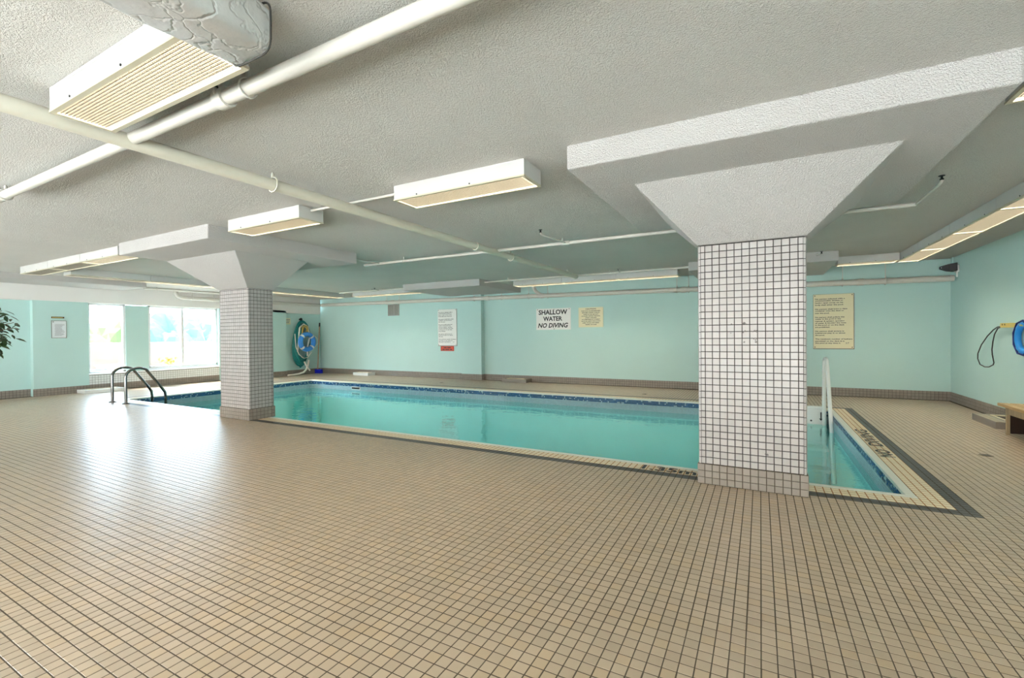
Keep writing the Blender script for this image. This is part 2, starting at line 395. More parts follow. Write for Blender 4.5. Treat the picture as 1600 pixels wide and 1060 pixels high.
base_run('baseboard_back', (-13.26, YB-.01, 0), (-7.35, YB-.01, 0), (0, -1, 0))
base_run('baseboard_back', (-7.36, 10.58, 0), (-6.68, 10.58, 0), (0, -1, 0))
base_run('baseboard_back', (-6.69, 10.57, 0), (-6.69, YB+.03, 0), (1, 0, 0))
base_run('baseboard_right', (XR, 2.0, 0), (XR, YB+.03, 0), (-1, 0, 0))
base_run('baseboard_left', (-13.75, 0, 0), (-13.75, 3.7, 0), (1, 0, 0))
base_run('baseboard_left', (XL, 3.70, 0), (XL, 4.63, 0), (1, 0, 0))
base_run('baseboard_left', (-13.15, 8.1, 0), (-13.15, 9.32, 0), (1, 0, 0))
base_run('baseboard_left', (-13.27, 9.34, 0), (-13.27, 10.67, 0), (1, 0, 0))
# white tiled dado with a sill below the windows
dado = structure(MB().box(-13.95, XL-.012, 4.632, 7.6, 0, .40).build('trim_4', 'grout'))
ny = int((7.6-4.632)/P)
for rows, z0, mat in ((range(3), 0, 'grey_tile'), (range(3, 7), 0, 'white_tile')):
    tile_cloud('dado_tile', [(XL-.006, 4.632+P*(i+.5), P*(j+.5)) for i in range(ny) for j in rows], (0, 1, 0), (0, 0, 1), (1, 0, 0), P-.0035, .005, mat, dado, bev=.001)
structure(MB().box(-13.95, XL+.02, 4.62, 7.6, .385, .415).build('trim_5', 'frame_white', bevel=.006))
# windows
def window(name, y0, y1, z0, z1, mull):
    x1 = XL-.08; x0 = x1-.07; f = MB(); t = .05
    f.box(x0, x1, y0, y1, z0, z0+t); f.box(x0, x1, y0, y1, z1-t, z1); f.box(x0, x1, y0, y0+t, z0, z1); f.box(x0, x1, y1-t, y1, z0, z1)
    o = structure(f.build(name, 'frame_white', bevel=.004)); ys = [y0+t]
    for m in mull:
        MB().box(x0, x1, m-.03, m+.03, z0+t, z1-t).build('mullion', 'frame_white', o, bevel=.004); ys += [m-.03, m+.03]
    ys.append(y1-t)
    for a, b in zip(ys[0::2], ys[1::2]): MB().box(x0+.03, x0+.036, a-.005, b+.005, z0+t-.005, z1-t+.005).build('pane', 'glass', o)
window('window_1', 4.63, 5.36, .415, 2.06, [])
window('window_2', 5.83, 7.52, .46, 2.06, [6.62])
structure(MB().box(-13.9, XL-.06, 5.83, 7.52, .40, .46).build('trim_6', 'frame_white', bevel=.005))

# ------------------------------------------------------------------ pool
pool = thing('swimming_pool', 'indoor pool of teal water sunk in the tan tiled floor', 'pool', (-5.1, 6.5, 0))
bs = MB(); DZ = -1.45; tk = .1
bs.box(PX0-tk, PX1+tk, PY0-tk, PY1+tk, DZ-.1, DZ)
for a in ((PX0-tk, PX0, PY0-tk, PY1+tk), (PX1, PX1+tk, PY0-tk, PY1+tk), (PX0, PX1, PY0-tk, PY0), (PX0, PX1, PY1, PY1+tk)): bs.box(*a, DZ, -.01)
bs.build('basin', 'basin', pool)
wm = MB().add([(PX0, PY0, WZ), (PX1, PY0, WZ), (PX1, PY1, WZ), (PX0, PY1, WZ)], [(0, 1, 2, 3)]).build('water', 'water', pool); wm['label'] = 'still teal water'
# mosaic bands on the pool walls: four dark rows, then pale rows down to below the waterline
q = P/2
for (o0, u, n, L) in (((PX0, PY1, 0), (1, 0, 0), (0, -1, 0), PX1-PX0), ((PX1, PY0, 0), (0, 1, 0), (-1, 0, 0), PY1-PY0), ((PX0, PY0, 0), (0, 1, 0), (1, 0, 0), PY1-PY0)):
    nn = int(L/q); o0, u_, n_ = Vector(o0), Vector(u), Vector(n)
    for rows, mat in ((range(0, 3), 'blue_tile'), (range(3, 11), 'lightblue_tile')):
        cs = [tuple(o0+u_*(q*(i+.5))+n_*.006+Vector((0, 0, -.029-q*(j+.5)))) for i in range(nn) for j in rows]
        if mat == 'blue_tile':                 # scattered pale pieces in the dark rows
            pick = rng.random(len(cs)) < .16
            tile_cloud('mosaic', [c for c, k in zip(cs, pick) if k], u, (0, 0, 1), n, q-.0055, .006, 'lightblue_tile', pool, bev=.0006)
            cs = [c for c, k in zip(cs, pick) if not k]
        tile_cloud('mosaic', cs, u, (0, 0, 1), n, q-.0055, .006, mat, pool, bev=.0006)
# coping: white bullnose lip, cream tiles, charcoal border
lip = MB()
for a in ((PX0, PX1, PY0-.0, PY0+P*.55), (PX0, PX1, PY1-P*.0, PY1+P*.9), (PX1-P*.0, PX1+P*.9, PY0, PY1), (PX0-P*.9, PX0, PY0, PY1)): pass
e = .014
for a in ((PX0-P, PX1+P, PY0-P+.002, PY0+e), (PX0-P, PX1+P, PY1-e, PY1+P-.002), (PX1-e, PX1+P-.002, PY0+e, PY1-e), (PX0-P+.002, PX0+e, PY0+e, PY1-e)): lip.box(*a, -.028, .002)
lp = lip.build('coping_lip', 'lip_white', pool, bevel=.006)
def ring_cells(k0, k1):
    out = []
    nx, ny_ = 240, 93
    for k in range(k0, k1):
        for i in range(k, nx-k): out += [(X0B+(i+.5)*P, Y0B+(k+.5)*P), (X0B+(i+.5)*P, Y1B-(k+.5)*P)]
        for j in range(k+1, ny_-k-1): out += [(X0B+(k+.5)*P, Y0B+(j+.5)*P), (X1B-(k+.5)*P, Y0B+(j+.5)*P)]
    return np.array([(x, y, 0) for x, y in out])
gb = MB()
for x0, x1, y0, y1 in ((X0B+2*P, X1B-2*P, Y0B+2*P, PY0-P), (X0B+2*P, X1B-2*P, PY1+P, Y1B-2*P), (X0B+2*P, PX0-P, PY0-P, PY1+P), (PX1+P, X1B-2*P, PY0-P, PY1+P)): gb.box(x0, x1, y0, y1, -.01, -.0004)
gb.build('coping_grout', 'grout_light', pool)
def hide_pillar(c):
    k = np.ones(len(c), bool)
    for a, b, y0, y1 in pil: k &= ~((c[:, 0] > a+.02) & (c[:, 0] < b-.02) & (c[:, 1] > y0) & (c[:, 1] < y1))
    return c[k]
for k0, k1, mat, nm in ((2, 5, 'cream_tile', 'coping_tile'), (0, 2, 'dark_tile', 'border_tile')):
    c = hide_pillar(ring_cells(k0, k1)); px, py, pz = project(c); ok = (px > 5) & (px < 1595) & (pz > .5)
    order = np.argsort(np.where(ok, pz, 1e9)); nr = np.zeros(len(c), bool); nr[order[:140]] = True
    tile_parts(nm, c[nr], (1, 0, 0), (0, 1, 0), (0, 0, 1), P-.005, .006, mat, pool)
    tile_cloud(nm+'s', c[~nr], (1, 0, 0), (0, 1, 0), (0, 0, 1), P-.005, .006, mat, pool)
# depth figures and the NO DIVING line set in the coping
lettering([('1.35m', -.725, 4.262, .463, .135, 'C', .022, 0)], (0, 0, 0), (1, 0, 0), (0, 1, 0), (0, 0, 1), pool, name='depth_lettering', lift=.0024)
for wd_, y_, ln_ in (('DIVING', 6.63, .95), ('NO', 5.815, .32)): lettering([(wd_, y_, -1.09, ln_, .125, 'C', .022, 0)], (0, 0, 0), (0, 1, 0), (-1, 0, 0), (0, 0, 1), pool, name='warning_lettering', lift=.0024)
fi = MB().box(-9.62, -9.3, PY1-.022, PY1-.004, -.19, -.11).build('inlet_frame', 'white_plastic', pool, bevel=.004)
MB().box(-9.6, -9.32, PY1-.026, PY1-.02, -.175, -.125).build('inlet_opening', 'black', fi)

# ------------------------------------------------------------------ pillars
def pillar(label, x0, x1, y0, y1, ztop, panel, flare, parts):
    t = thing('tiled_pillar', label, 'pillar', ((x0+x1)/2, (y0+y1)/2, 0))
    bh = 3*P; g = .004
    MB().box(x0+g, x1-g, y0+g, y1-g, 0, ztop).build('core', 'grout_black', t, bevel=.016)
    W = x1-x0; Dp = y1-y0
    def cells(L):                       # half tile, full tiles, half tile between rounded corner strips
        rem = L-2*.020; n = int(rem/P-.6); s = (rem-n*P)/2
        ed = [0, s]+[s+P*(i+1) for i in range(n)]+[rem]
        return [(.020+(a+b)/2, b-a) for a, b in zip(ed[:-1], ed[1:])]
    n_rows = int((ztop-bh)/P); part_c = []
    faces = [((x0, y0), (1, 0), (0, -1), W), ((x1, y0), (0, 1), (1, 0), Dp), ((x0, y1), (0, -1), (-1, 0), Dp), ((x1, y1), (-1, 0), (0, 1), W)]
    cloud = {}; cand = []
    for fi_, (o0, u, n, L) in enumerate(faces):
        for c, wd in cells(L):
            for j in range(n_rows+1):
                zb = bh+.004+j*P; hh = min(P, ztop-zb-.002)
                if hh < .012: continue
                ctr = (o0[0]+u[0]*c, o0[1]+u[1]*c, zb+hh/2)
                if fi_ == 0 and abs(wd-P) < 1e-6 and hh > P-1e-6 and parts: cand.append(ctr)
                else: cloud.setdefault((fi_, round(wd, 4), round(hh, 4)), []).append(ctr)
    if cand:
        cand.sort(key=lambda c: abs(c[2]-1.05)); keep_, rest = cand[:258], cand[258:]
        tile_parts('tile', keep_, (1, 0, 0), (0, 0, 1), (0, -1, 0), P-.0046, .004, 'pillar_tile', t)
        if rest: cloud.setdefault((0, round(P, 4), round(P, 4)), []).extend(rest)
    for (fi_, wd, hh), cs in cloud.items():
        o0, u, n, L = faces[fi_]
        tile_cloud('tile_field', cs, (u[0], u[1], 0), (0, 0, 1), (n[0], n[1], 0), wd-.0046, .004, 'pillar_tile', t, size_v=hh-.0046)
    bn = MB()                            # rounded corner strips, one length per course
    for cx, cy, sx, sy in ((x0, y0, 1, 1), (x1, y0, -1, 1), (x1, y1, -1, -1), (x0, y1, 1, -1)):
        r = .020
        for j in range(n_rows+1):
            zb = bh+.004+j*P; zt = min(zb+P-.0046, ztop-.002)
            if zt-zb < .01: continue
            pts = [(cx+sx*r-sx*r*math.cos(a), cy+sy*r-sy*r*math.sin(a)) for a in (0, PI/8, PI/4, 3*PI/8, PI/2)]
            lo = [(x, y, zb) for x, y in pts]; hi = [(x, y, zt) for x, y in pts]
            bn.add(lo+hi, [(i, i+1, i+6, i+5) for i in range(4)], True)
    stuff(bn.build('corner_trim', 'pillar_tile', t, recalc=False))
    # grey base course, slightly proud
    MB().box(x0-.004, x1+.004, y0-.004, y1+.004, 0, bh+.004).build('base_core', 'grout', t, bevel=.002)
    nb = 14; pb = (W+.016)/nb
    cs = [(x0-.008+pb*(i+.5), y0-.008, P*(j+.5)+.002) for i in range(nb) for j in range(3)]
    if parts: tile_parts('base_tile', cs, (1, 0, 0), (0, 0, 1), (0, -1, 0), P-.0042, .004, 'grey_tile', t)
    else: tile_cloud('base_tiles', cs, (1, 0, 0), (0, 0, 1), (0, -1, 0), pb-.004, .004, 'grey_tile', t, size_v=P-.004)
    for o0, u, n, L in faces[1:]:
        k = max(1, round(L/P)); pp = (L+.016)/k
        cs = [(o0[0]+n[0]*.008+u[0]*(pp*(i+.5)-.008), o0[1]+n[1]*.008+u[1]*(pp*(i+.5)-.008), P*(j+.5)+.002) for i in range(k) for j in range(3)]
        tile_cloud('base_tiles', cs, (u[0], u[1], 0), (0, 0, 1), (n[0], n[1], 0), pp-.004, .004, 'grey_tile', t, size_v=P-.004)
    a0, a1, b0, b1 = flare; zt = panel[4]
    MB().hexa([(x0-.004, y0-.004, ztop), (x1+.004, y0-.004, ztop), (x1+.004, y1+.004, ztop), (x0-.004, y1+.004, ztop)],
              [(a0, b0, zt+.004), (a1, b0, zt+.004), (a1, b1, zt+.004), (a0, b1, zt+.004)]).build('capital', 'concrete_white', t, bevel=.006)
    MB().box(panel[0], panel[1], panel[2], panel[3], zt, CZ+.01).build('drop_panel', 'concrete_white', t, bevel=.012)
    return t
p1 = pillar('square pale-tiled pillar in the foreground before the pool, with stained tiles at mid height', *pil[0], 1.937, (-1.15, 1.05, 2.92, 5.12, 2.34), (-.83, .75, 3.45, 4.95), True)
p2 = pillar('square pale-tiled pillar at the far left end of the pool, near the steel ladder', *pil[1], 1.95, (-7.56, -5.44, 2.90, 5.06, 2.34), (-7.6, -5.90, 3.47, 4.56), False)
# adhesive marks on the near pillar
st = MB()
def blot(x, z, r, k=7):
    pts = [(x+r*(.6+.6*random.random())*math.cos(2*PI*i/k), 4.0055, z+r*(.6+.6*random.random())*math.sin(2*PI*i/k)) for i in range(k)]
    st.add(pts, [tuple(range(k))])
for x, z, r in ((-.111, 1.298, .013), (-.121, 1.294, .008), (-.098, 1.29, .008), (-.118, 1.226, .006), (-.105, 1.24, .005), (-.028, 1.235, .011), (-.04, 1.24, .006), (-.02, 1.222, .006), (-.05, 1.232, .005),
                (-.034, 1.168, .008), (-.046, 1.176, .006), (-.024, 1.176, .005), (-.03, 1.15, .009), (-.2, 1.292, .006), (-.205, 1.222, .004), (-.112, 1.152, .007), (-.283, 1.298, .004), (.05, 1.232, .004), (.05, 1.165, .004), (.045, .29, .009), (.03, .292, .005)):
    blot(x, z, r)
for i, v_ in enumerate(st.v): st.v[i] = (v_[0], 3.998 if v_[2] < .4 else 4.0062, v_[2])
st.build('adhesive_marks', 'stain', p1, recalc=False)
# drop panels over the back wall's columns
for k, (x0, x1) in enumerate(((-7.8, -5.55), (-1.13, 1.08))):
    m = MB().box(x0, x1, 8.72, 10.8, 2.345, CZ+.01)
    structure(m.build('trim_%d' % (7+k), 'concrete_white', bevel=.008))

# ------------------------------------------------------------------ ceiling lights
def light(label, x0, x1, y0, y1, lit=True, group=None):
    t = thing('ceiling_light', label, 'light fixture', ((x0+x1)/2, (y0+y1)/2, CZ), group)
    zb = CZ-.12; w_ = .012; h = MB()
    h.box(x0, x1, y0, y1, CZ-.02, CZ-.002)
    for a in ((x0, x1, y0, y0+w_), (x0, x1, y1-w_, y1), (x0, x0+w_, y0+w_, y1-w_), (x1-w_, x1, y0+w_, y1-w_)): h.box(*a, zb, CZ-.018)
    h.build('housing', 'fixture', t)
    f = MB(); e_ = .02
    for a in ((x0-.003, x1+.003, y0-.003, y0+e_), (x0-.003, x1+.003, y1-e_, y1+.003), (x0-.003, x0+e_, y0+e_, y1-e_), (x1-e_, x1+.003, y0+e_, y1-e_)): f.box(*a, zb-.008, zb+.003)
    f.build('lens_frame', 'fixture_edge', t)
    MB().box(x0+e_-.004, x1-e_+.004, y0+e_-.004, y1-e_+.004, zb+.0065, zb+.011).build('lens', 'lens_on' if lit else 'lens_dim', t)
    g = MB(); pr = .0152; hw = .0016; a0, a1, b0, b1 = x0+e_, x1-e_, y0+e_, y1-e_
    for k in range(1, int((a1-a0)/pr)):
        x = a0+k*pr; g.add([(x-hw, b0, zb-.002), (x-hw, b1, zb-.002), (x+hw, b1, zb-.002), (x+hw, b0, zb-.002), (x-hw, b0, zb+.0062), (x-hw, b1, zb+.0062), (x+hw, b1, zb+.0062), (x+hw, b0, zb+.0062)], [(0, 1, 2, 3), (0, 4, 5, 1), (3, 2, 6, 7)])
    for k in range(1, int((b1-b0)/pr)):
        y = b0+k*pr; g.add([(a0, y-hw, zb-.002), (a1, y-hw, zb-.002), (a1, y+hw, zb-.002), (a0, y+hw, zb-.002), (a0, y-hw, zb+.0062), (a1, y-hw, zb+.0062), (a1, y+hw, zb+.0062), (a0, y+hw, zb+.0062)], [(0, 3, 2, 1), (0, 1, 5, 4), (3, 7, 6, 2)])
    stuff(g.build('lens_grid', 'lens_grid', t, recalc=False))
    lx = x1-x0 > y1-y0
    for k in (.2, .62):
        s = MB()
        if lx: s.lathe((x0+(x1-x0)*k, y0-.001, zb+.012), [(.006, 0), (.006, -.004)], 8, 'y')
        else: s.lathe((x0-.001, y0+(y1-y0)*k, zb+.012), [(.006, 0), (.006, -.004)], 8, 'x')
        s.build('screw', 'black', t)
    return t
light('white box ceiling light with a prismatic lens under the foil-wrapped duct', -3.17, -1.93, .94, 1.205)
light('white box ceiling light nearest the foreground pillar, left of its drop panel', -2.735, -1.495, 2.96, 3.25)
light('white box ceiling light just beside the far pillar capital', -5.08, -3.91, 2.92, 3.2)
light('ceiling light partly hidden behind the right edge of the near drop panel', 1.10, 2.3, 2.98, 3.26)
for i, x in enumerate((-11.42, -10.2, -8.98)):
    light(('white ceiling light at the window end of the row left of the far pillar', 'middle ceiling light of the row left of the far pillar', 'bright ceiling light touching the left edge of the far drop panel')[i], x, x+1.21, 2.97, 3.24, i == 2, 'row of lights left of the far pillar')
ordn = ('first from the back corner', 'second from the back corner', 'third from the back corner', 'fourth from the back corner')
for i in range(4): light('light along the right wall, %s' % ordn[i], 1.985, 2.285, 9.5-1.225*(i+1)+.25, 9.5-1.225*i+.25-.006, True, 'lights along the right wall')
light('light along the back wall right of the foreground pillar', 1.16, 1.975, 9.46, 9.76, True, 'lights along the back wall')
for i in range(3): light('light above the shallow water sign, %s' % ('leftmost of three', 'middle of three', 'rightmost of three')[i], -5.085+1.222*i, -5.085+1.222*(i+1)-.006, 9.46, 9.76, True, 'lights along the back wall')
for i in range(2): light('light by the back left corner above the pool, %s' % ('nearest the corner', 'nearest the vent grille')[i], -10.3+1.222*i, -10.3+1.222*(i+1)-.006, 9.40, 9.70, True, 'lights along the back wall')
for i in range(5): light('light above the left end of the pool, %s' % ('nearest the viewer', 'second from the viewer', 'middle of five', 'fourth from the viewer', 'farthest back')[i], -11.12, -10.82, 3.45+1.222*i, 3.45+1.222*(i+1)-.006, i > 0, 'lights above the left end of the pool')

# ------------------------------------------------------------------ pipes, sprinklers, duct
def hanger(mb, p, r, ztop):
    """clevis ring and rod round a pipe that runs along X or Y"""
    x, y, z, ax = p
    ring = [(x, y+r*1.25*math.cos(a), z+r*1.25*math.sin(a)) if ax == 'x' else (x+r*1.25*math.cos(a), y, z+r*1.25*math.sin(a)) for a in [2*PI*k/14 for k in range(14)]]
    mb.tube(ring, .006, 6, True); mb.cyl((x, y, z+r*1.2), (x, y, ztop), .006, 6); mb.cyl((x, y, z+r*1.2), (x, y, z+r*1.2+.03), .012, 8)
mp = thing('main_pipe', 'thick cream ceiling pipe running from the left foreground to the back wall', 'pipe', (-3.31, 4, 2.4))
MB().cyl((-3.34, -2.9, 2.405), (-3.30, 8.86, 2.405), .045, 20).build('pipe', 'pipe_cream', mp)
for y in (5.15, 8.78): MB().cyl((-3.31, y-.05, 2.405), (-3.31, y+.05, 2.405), .056, 18).build('coupling', 'pipe_cream', mp)
for y in (2.25, 6.1, 8.4):
    h = MB(); hanger(h, (-3.315, y, 2.405, 'y'), .045, CZ); h.build('hanger', 'pipe_cream', mp)
def sprinkler(name, label, base, head, group='sprinkler heads'):
    t = thing(name, label, 'sprinkler', head, group); b = MB()
    hx, hy, hz = head
    b.tube([base, (base[0]+(hx-base[0])*.9, base[1]+(hy-base[1])*.9, base[2]), (hx, hy, base[2]+.01), (hx, hy, hz-.02)], .012, 8); b.build('arm', 'pipe_white', t)
    h = MB().lathe((hx, hy, hz-.025), [(.014, 0), (.014, .012), (.008, .014), (.008, .03)], 10); h.build('head', 'black', t)
    d = MB().lathe((hx, hy, hz+.008), [(.022, 0), (.022, .004)], 12); d.build('deflector', 'black', t); return t
def branch(label, a, b, r, hangs=(), mat='pipe_white', cz=CZ, fits=()):
    t = thing('branch_pipe', label, 'pipe', a); MB().cyl(a, b, r, 16).build('pipe', mat, t); A, B = Vector(a), Vector(b); d = (B-A).normalized()
    ax = 'x' if abs(d.x) > abs(d.y) else 'y'
    for k in hangs:
        p = A.lerp(B, k); h = MB(); hanger(h, (p.x, p.y, p.z, ax), r, cz); h.build('hanger', mat, t)
    for k in fits:
        p = A.lerp(B, k); MB().cyl(p-d*.035, p+d*.035, r*1.35, 16).build('coupling', mat, t)
    return t
b1 = branch('thick white sprinkler pipe crossing the ceiling beside the nearest light', (-3.30, 1.345, 2.42), (2.4, 1.345, 2.42), .036, (.2, .55), fits=(.165,))
b2 = branch('white sprinkler pipe running left from the main pipe to the edge of view', (-5.62, 1.35, 2.42), (-3.36, 1.35, 2.42), .034, (.06,))
MB().lathe((-5.62, 1.35, 2.42), [(.04, -.02), (.04, .04)], 14, 'x').build('end_cap', 'pipe_white', b2)
sprinkler('sprinkler', 'black upright sprinkler beside the nearest ceiling light', (-2.36, 1.345, 2.42), (-2.355, 1.30, 2.475))
sprinkler('sprinkler', 'black upright sprinkler at the left edge near the pipe end', (-5.6, 1.35, 2.42), (-5.585, 1.31, 2.48))
branch('thin white conduit linking the two nearer ceiling lights', (-3.91, 3.06, 2.474), (-2.735, 3.08, 2.474), .012, mat='pipe_white')
branch('slim white sprinkler pipe crossing the ceiling behind both pillars', (-5.9, 5.66, 2.43), (1.30, 5.66, 2.43), .022, (.12, .34, .5), fits=(.36, .51))
sprinkler('sprinkler', 'black upright sprinkler between the main pipe and the foreground pillar', (-2.25, 5.64, 2.43), (-2.32, 5.02, 2.475))
sprinkler('sprinkler', 'black upright sprinkler at the right corner of the far drop panel', (-5.55, 5.64, 2.43), (-5.60, 5.02, 2.475))
sprinkler('sprinkler', 'black upright sprinkler right of the foreground pillar near the right lights', (1.30, 5.66, 2.43), (1.30, 4.95, 2.475))
branch('slim white sprinkler pipe above the back wall lights', (-5.6, 8.95, 2.44), (1.0, 8.95, 2.44), .02, (.1, .45))
sprinkler('sprinkler', 'black sprinkler at the corner of the back column drop panel', (-5.58, 8.94, 2.44), (-5.6, 8.82, 2.475))
sprinkler('sprinkler', 'black sprinkler above the caution sign by the back wall lights', (-2.42, 8.94, 2.44), (-2.42, 8.80, 2.475))
sprinkler('sprinkler', 'black sprinkler above the left stretch of pool toward the vent grille', (-8.85, 8.98, 2.44), (-8.85, 8.82, 2.475))
sprinkler('sprinkler', 'black sprinkler just right of the foreground pillar top', (.78, 8.62, 2.44), (.84, 8.56, 2.47))
branch('slim white pipe above the left back corner lights', (-10.35, 8.98, 2.44), (-7.85, 8.98, 2.44), .02, (.5,))
# sloping drain pipe on the back wall
dp = thing('drain_pipe', 'long white drain pipe hung along the back wall below the lights', 'pipe', (-5, 10.46, 2.2))
zz = lambda x: 2.128-.0098*(x-2.9)
MB().tube([(-12.9, 10.46, zz(-12.9)), (-8, 10.46, zz(-8)), (-3, 10.46, zz(-3)), (2.9, 10.46, zz(2.9))], .052, 18).build('pipe', 'pipe_white', dp)
for x in (-10.0, -9.5, -6.83, -5.97, -5.18, -4.65, -1.59, -1.35, 1.35, 1.98):
    h = MB(); hanger(h, (x, 10.46, zz(x), 'x'), .052, CZ if not (-7.8 < x < -5.55 or -1.13 < x < 1.08) else 2.345); h.build('hanger', 'pipe_white', dp)
for x in (-9.75, -6.4, -4.8, -1.45, 1.62): MB().cyl((x-.05, 10.46, zz(x)+.0005), (x+.05, 10.46, zz(x)-.0005), .062, 18).build('coupling', 'pipe_white', dp)
MB().tube([(-5.0, 10.3, 2.5), (-5.0, 10.38, 2.42), (-4.97, 10.43, 2.33), (-4.88, 10.46, 2.25), (-4.78, 10.46, 2.206), (-4.70, 10.46, 2.2)], .045, 16).build('elbow', 'pipe_white', dp)
lpz = thing('drain_pipe', 'white drain pipe with an elbow along the left wall above the windows', 'pipe', (-13.45, 8, 2.29))
MB().tube([(-13.45, 6.35, 2.48), (-13.45, 6.36, 2.40), (-13.45, 6.40, 2.33), (-13.45, 6.50, 2.295), (-13.45, 6.7, 2.29), (-13.45, 7.95, 2.285)], .05, 16).build('pipe', 'pipe_white', lpz)
MB().tube([(-13.0, 7.95, 2.28), (-13.0, 9.5, 2.27), (-12.98, 10.46, 2.283)], .05, 16).build('lower_pipe', 'pipe_white', lpz)
MB().tube([(-13.45, 7.9, 2.285), (-13.2, 7.95, 2.283), (-13.0, 8.0, 2.28)], .05, 14).build('offset', 'pipe_white', lpz)
for y in (6.75, 7.3):
    h = MB(); hanger(h, (-13.45, y, 2.29, 'y'), .05, CZ); h.build('hanger', 'pipe_white', lpz)
lb = branch('short white sprinkler pipe on the left wall above the window elbow', (-13.2, 5.55, 2.455), (-13.2, 7.4, 2.455), .028, (.15,), fits=(.42,))
sprinkler('sprinkler', 'small black sprinkler above the windows on the left wall', (-13.2, 5.58, 2.455), (-13.2, 5.5, 2.48))

# flexible duct wrapped in foil
du = thing('foil_duct', 'silver foil-wrapped air duct hanging at the top left over the nearest light', 'duct', (-1.7, .3, 2.35))
rows = []; N = 26
for i in range(N):
    y = -1.6+(1.09+1.6)*i/(N-1); k = 1.0 if i < N-2 else (.96 if i == N-2 else .86)
    cx, cz = -1.725+.008*math.sin(i*1.7), 2.388; ring = []
    for a in range(20):
        th = 2*PI*a/20; c, s_ = math.cos(th), math.sin(th); sg = lambda v, pwr: math.copysign(abs(v)**pwr, v)
        rx = (.132+.006*math.sin(i*2.3+a*1.1))*k; rz = (.106+.004*math.sin(i*1.9+a*2.1))*k
        ring.append((cx+sg(c, .38)*rx, y+.01*math.sin(a*2.0+i), cz+sg(s_, .42)*rz))
    rows.append(ring)
d = MB(); vs = [p for r in rows for p in r]
d.add(vs, [(i*20+k, i*20+(k+1) % 20, (i+1)*20+(k+1) % 20, (i+1)*20+k) for i in range(N-1) for k in range(20)], True)
d.add(rows[-1], [tuple(range(20))]); d.build('duct', 'foil', du)
tp = MB().tube([(-1.725+.122*math.copysign(abs(math.cos(t))**.38, math.cos(t)), 1.088, 2.388+.098*math.copysign(abs(math.sin(t))**.42, math.sin(t))) for t in [2*PI*k/28 for k in range(28)]], .004, 6, True)
tp.build('end_band', 'vent_dark', du)

# ------------------------------------------------------------------ signs
RULES = [[('No person infected with a', .74), ('communicable disease or', .70), ('having open sores on his', .70), ('body shall enter the pool.', .71)],
         [('No person shall bring a glass', .80), ('container onto the deck or', .72), ('into the pool.', .36)],
         [('No person shall pollute the', .73), ('water in the pool in any', .65), ('manner & spitting, spouting', .73), ('of water & blowing the nose', .77), ('in the pool or on the deck', .73), ('are prohibited.', .37)],
         [('No person shall engage in', .72), ('boisterous play in or about', .75), ('the pool.', .24)],
         [('The maximum number of bathers', .92), ('permitted on the deck & in', .73), ('the pool at any time is', .63)]]
ZR = [[230, 255, 285, 315], [375, 400, 432], [490, 515, 545, 572, 600, 630], [688, 715, 745], [800, 830, 858]]
def rules_sign(label, x0, x1, z0, z1, y, board):
    W, H = x1-x0, z1-z0
    t = thing('rules_sign', label, 'sign', ((x0+x1)/2, y, z0), 'pool rule boards')
    MB().box(x0, x1, y-.014, y-.002, z0, z1).build('board', board, t, bevel=.004)
    MB().box(x0-.003, x1+.01, y-.002, y, z0-.012, z1+.003).build('backing', 'sign_edge', t)
    L = []
    for blk, zs in zip(RULES, ZR):
        for (s, wd), zq in zip(blk, zs):
            L.append((s, .045*W, (935-zq)/770*H, wd*W, .020, 'L', .034, 0))
    L.append(('27', .80*W, (935-858)/770*H, .085*W, .026, 'L', .0, 0))
    lettering(L, (x0, y-.014, z0), (1, 0, 0), (0, 0, 1), (0, -1, 0), t)
    for a, b in ((x0+.025, z0+.025), (x1-.025, z0+.025), (x0+.025, z1-.025), (x1-.025, z1-.025)): MB().lathe((a, y-.014, b), [(.009, 0), (.009, -.004)], 10, 'y').build('screw', 'black', t)
    return t
rules_sign('large cream board of pool rules on the wall right of the foreground pillar', .915, 1.557, .91, 1.962, YB+.04, 'sign_cream')
rules_sign('white board of pool rules on the back wall left of the pilaster', -8.235, -7.575, .94, 1.985, YB-.01, 'sign_white')
def sign(name, label, x0, x1, z0, z1, y, board, lines, screws=(), group=None):
    t = thing(name, label, 'sign', ((x0+x1)/2, y, z0), group)
    MB().box(x0, x1, y-.008, y, z0, z1).build('board', board, t, bevel=.002)
    lettering(lines, (x0, y-.008, z0), (1, 0, 0), (0, 0, 1), (0, -1, 0), t)
    for a, b in screws: MB().lathe((a, y-.008, b), [(.010, 0), (.010, -.004)], 10, 'y').build('screw', 'black', t)
    return t
sign('warning_sign', 'white sign reading SHALLOW WATER NO DIVING on the back wall', -5.10, -4.15, 1.352, 1.895, YB+.04, 'sign_white',
     [('SHALLOW', .465, .447, .79, .125, 'C', .03, 0), ('WATER', .46, .281, .525, .115, 'C', .03, 0), ('NO DIVING', .465, .112, .83, .122, 'C', .03, .25)], ((-4.6, 1.87), (-4.6, 1.372), (-4.19, 1.87), (-5.06, 1.87)))
CA = [('CAUTION', .46), ('THIS POOL IS UNSUPERVISED', .84), ('BATHERS UNDER TWELVE', .76), ('YEARS OF AGE ARE NOT', .66), ('ALLOWED WITHIN THE POOL', .82), ('AREA UNLESS', .50), ('ACCOMPANIED BY A PARENT', .80), ('OR BY HIS AGENT WHO IS NOT', .84), ('LESS THAN SIXTEEN', .72), ('YEARS OF AGE', .50)]
sign('caution_sign', 'yellowed CAUTION notice right of the shallow water sign', -3.945, -3.32, 1.40, 1.885, YB+.04, 'sign_cream',
     [(s, .3125, .445-.0415*i-(.006 if i else 0), wd*.58, .028 if i == 0 else .022, 'C', .026, 0) for i, (s, wd) in enumerate(CA)])
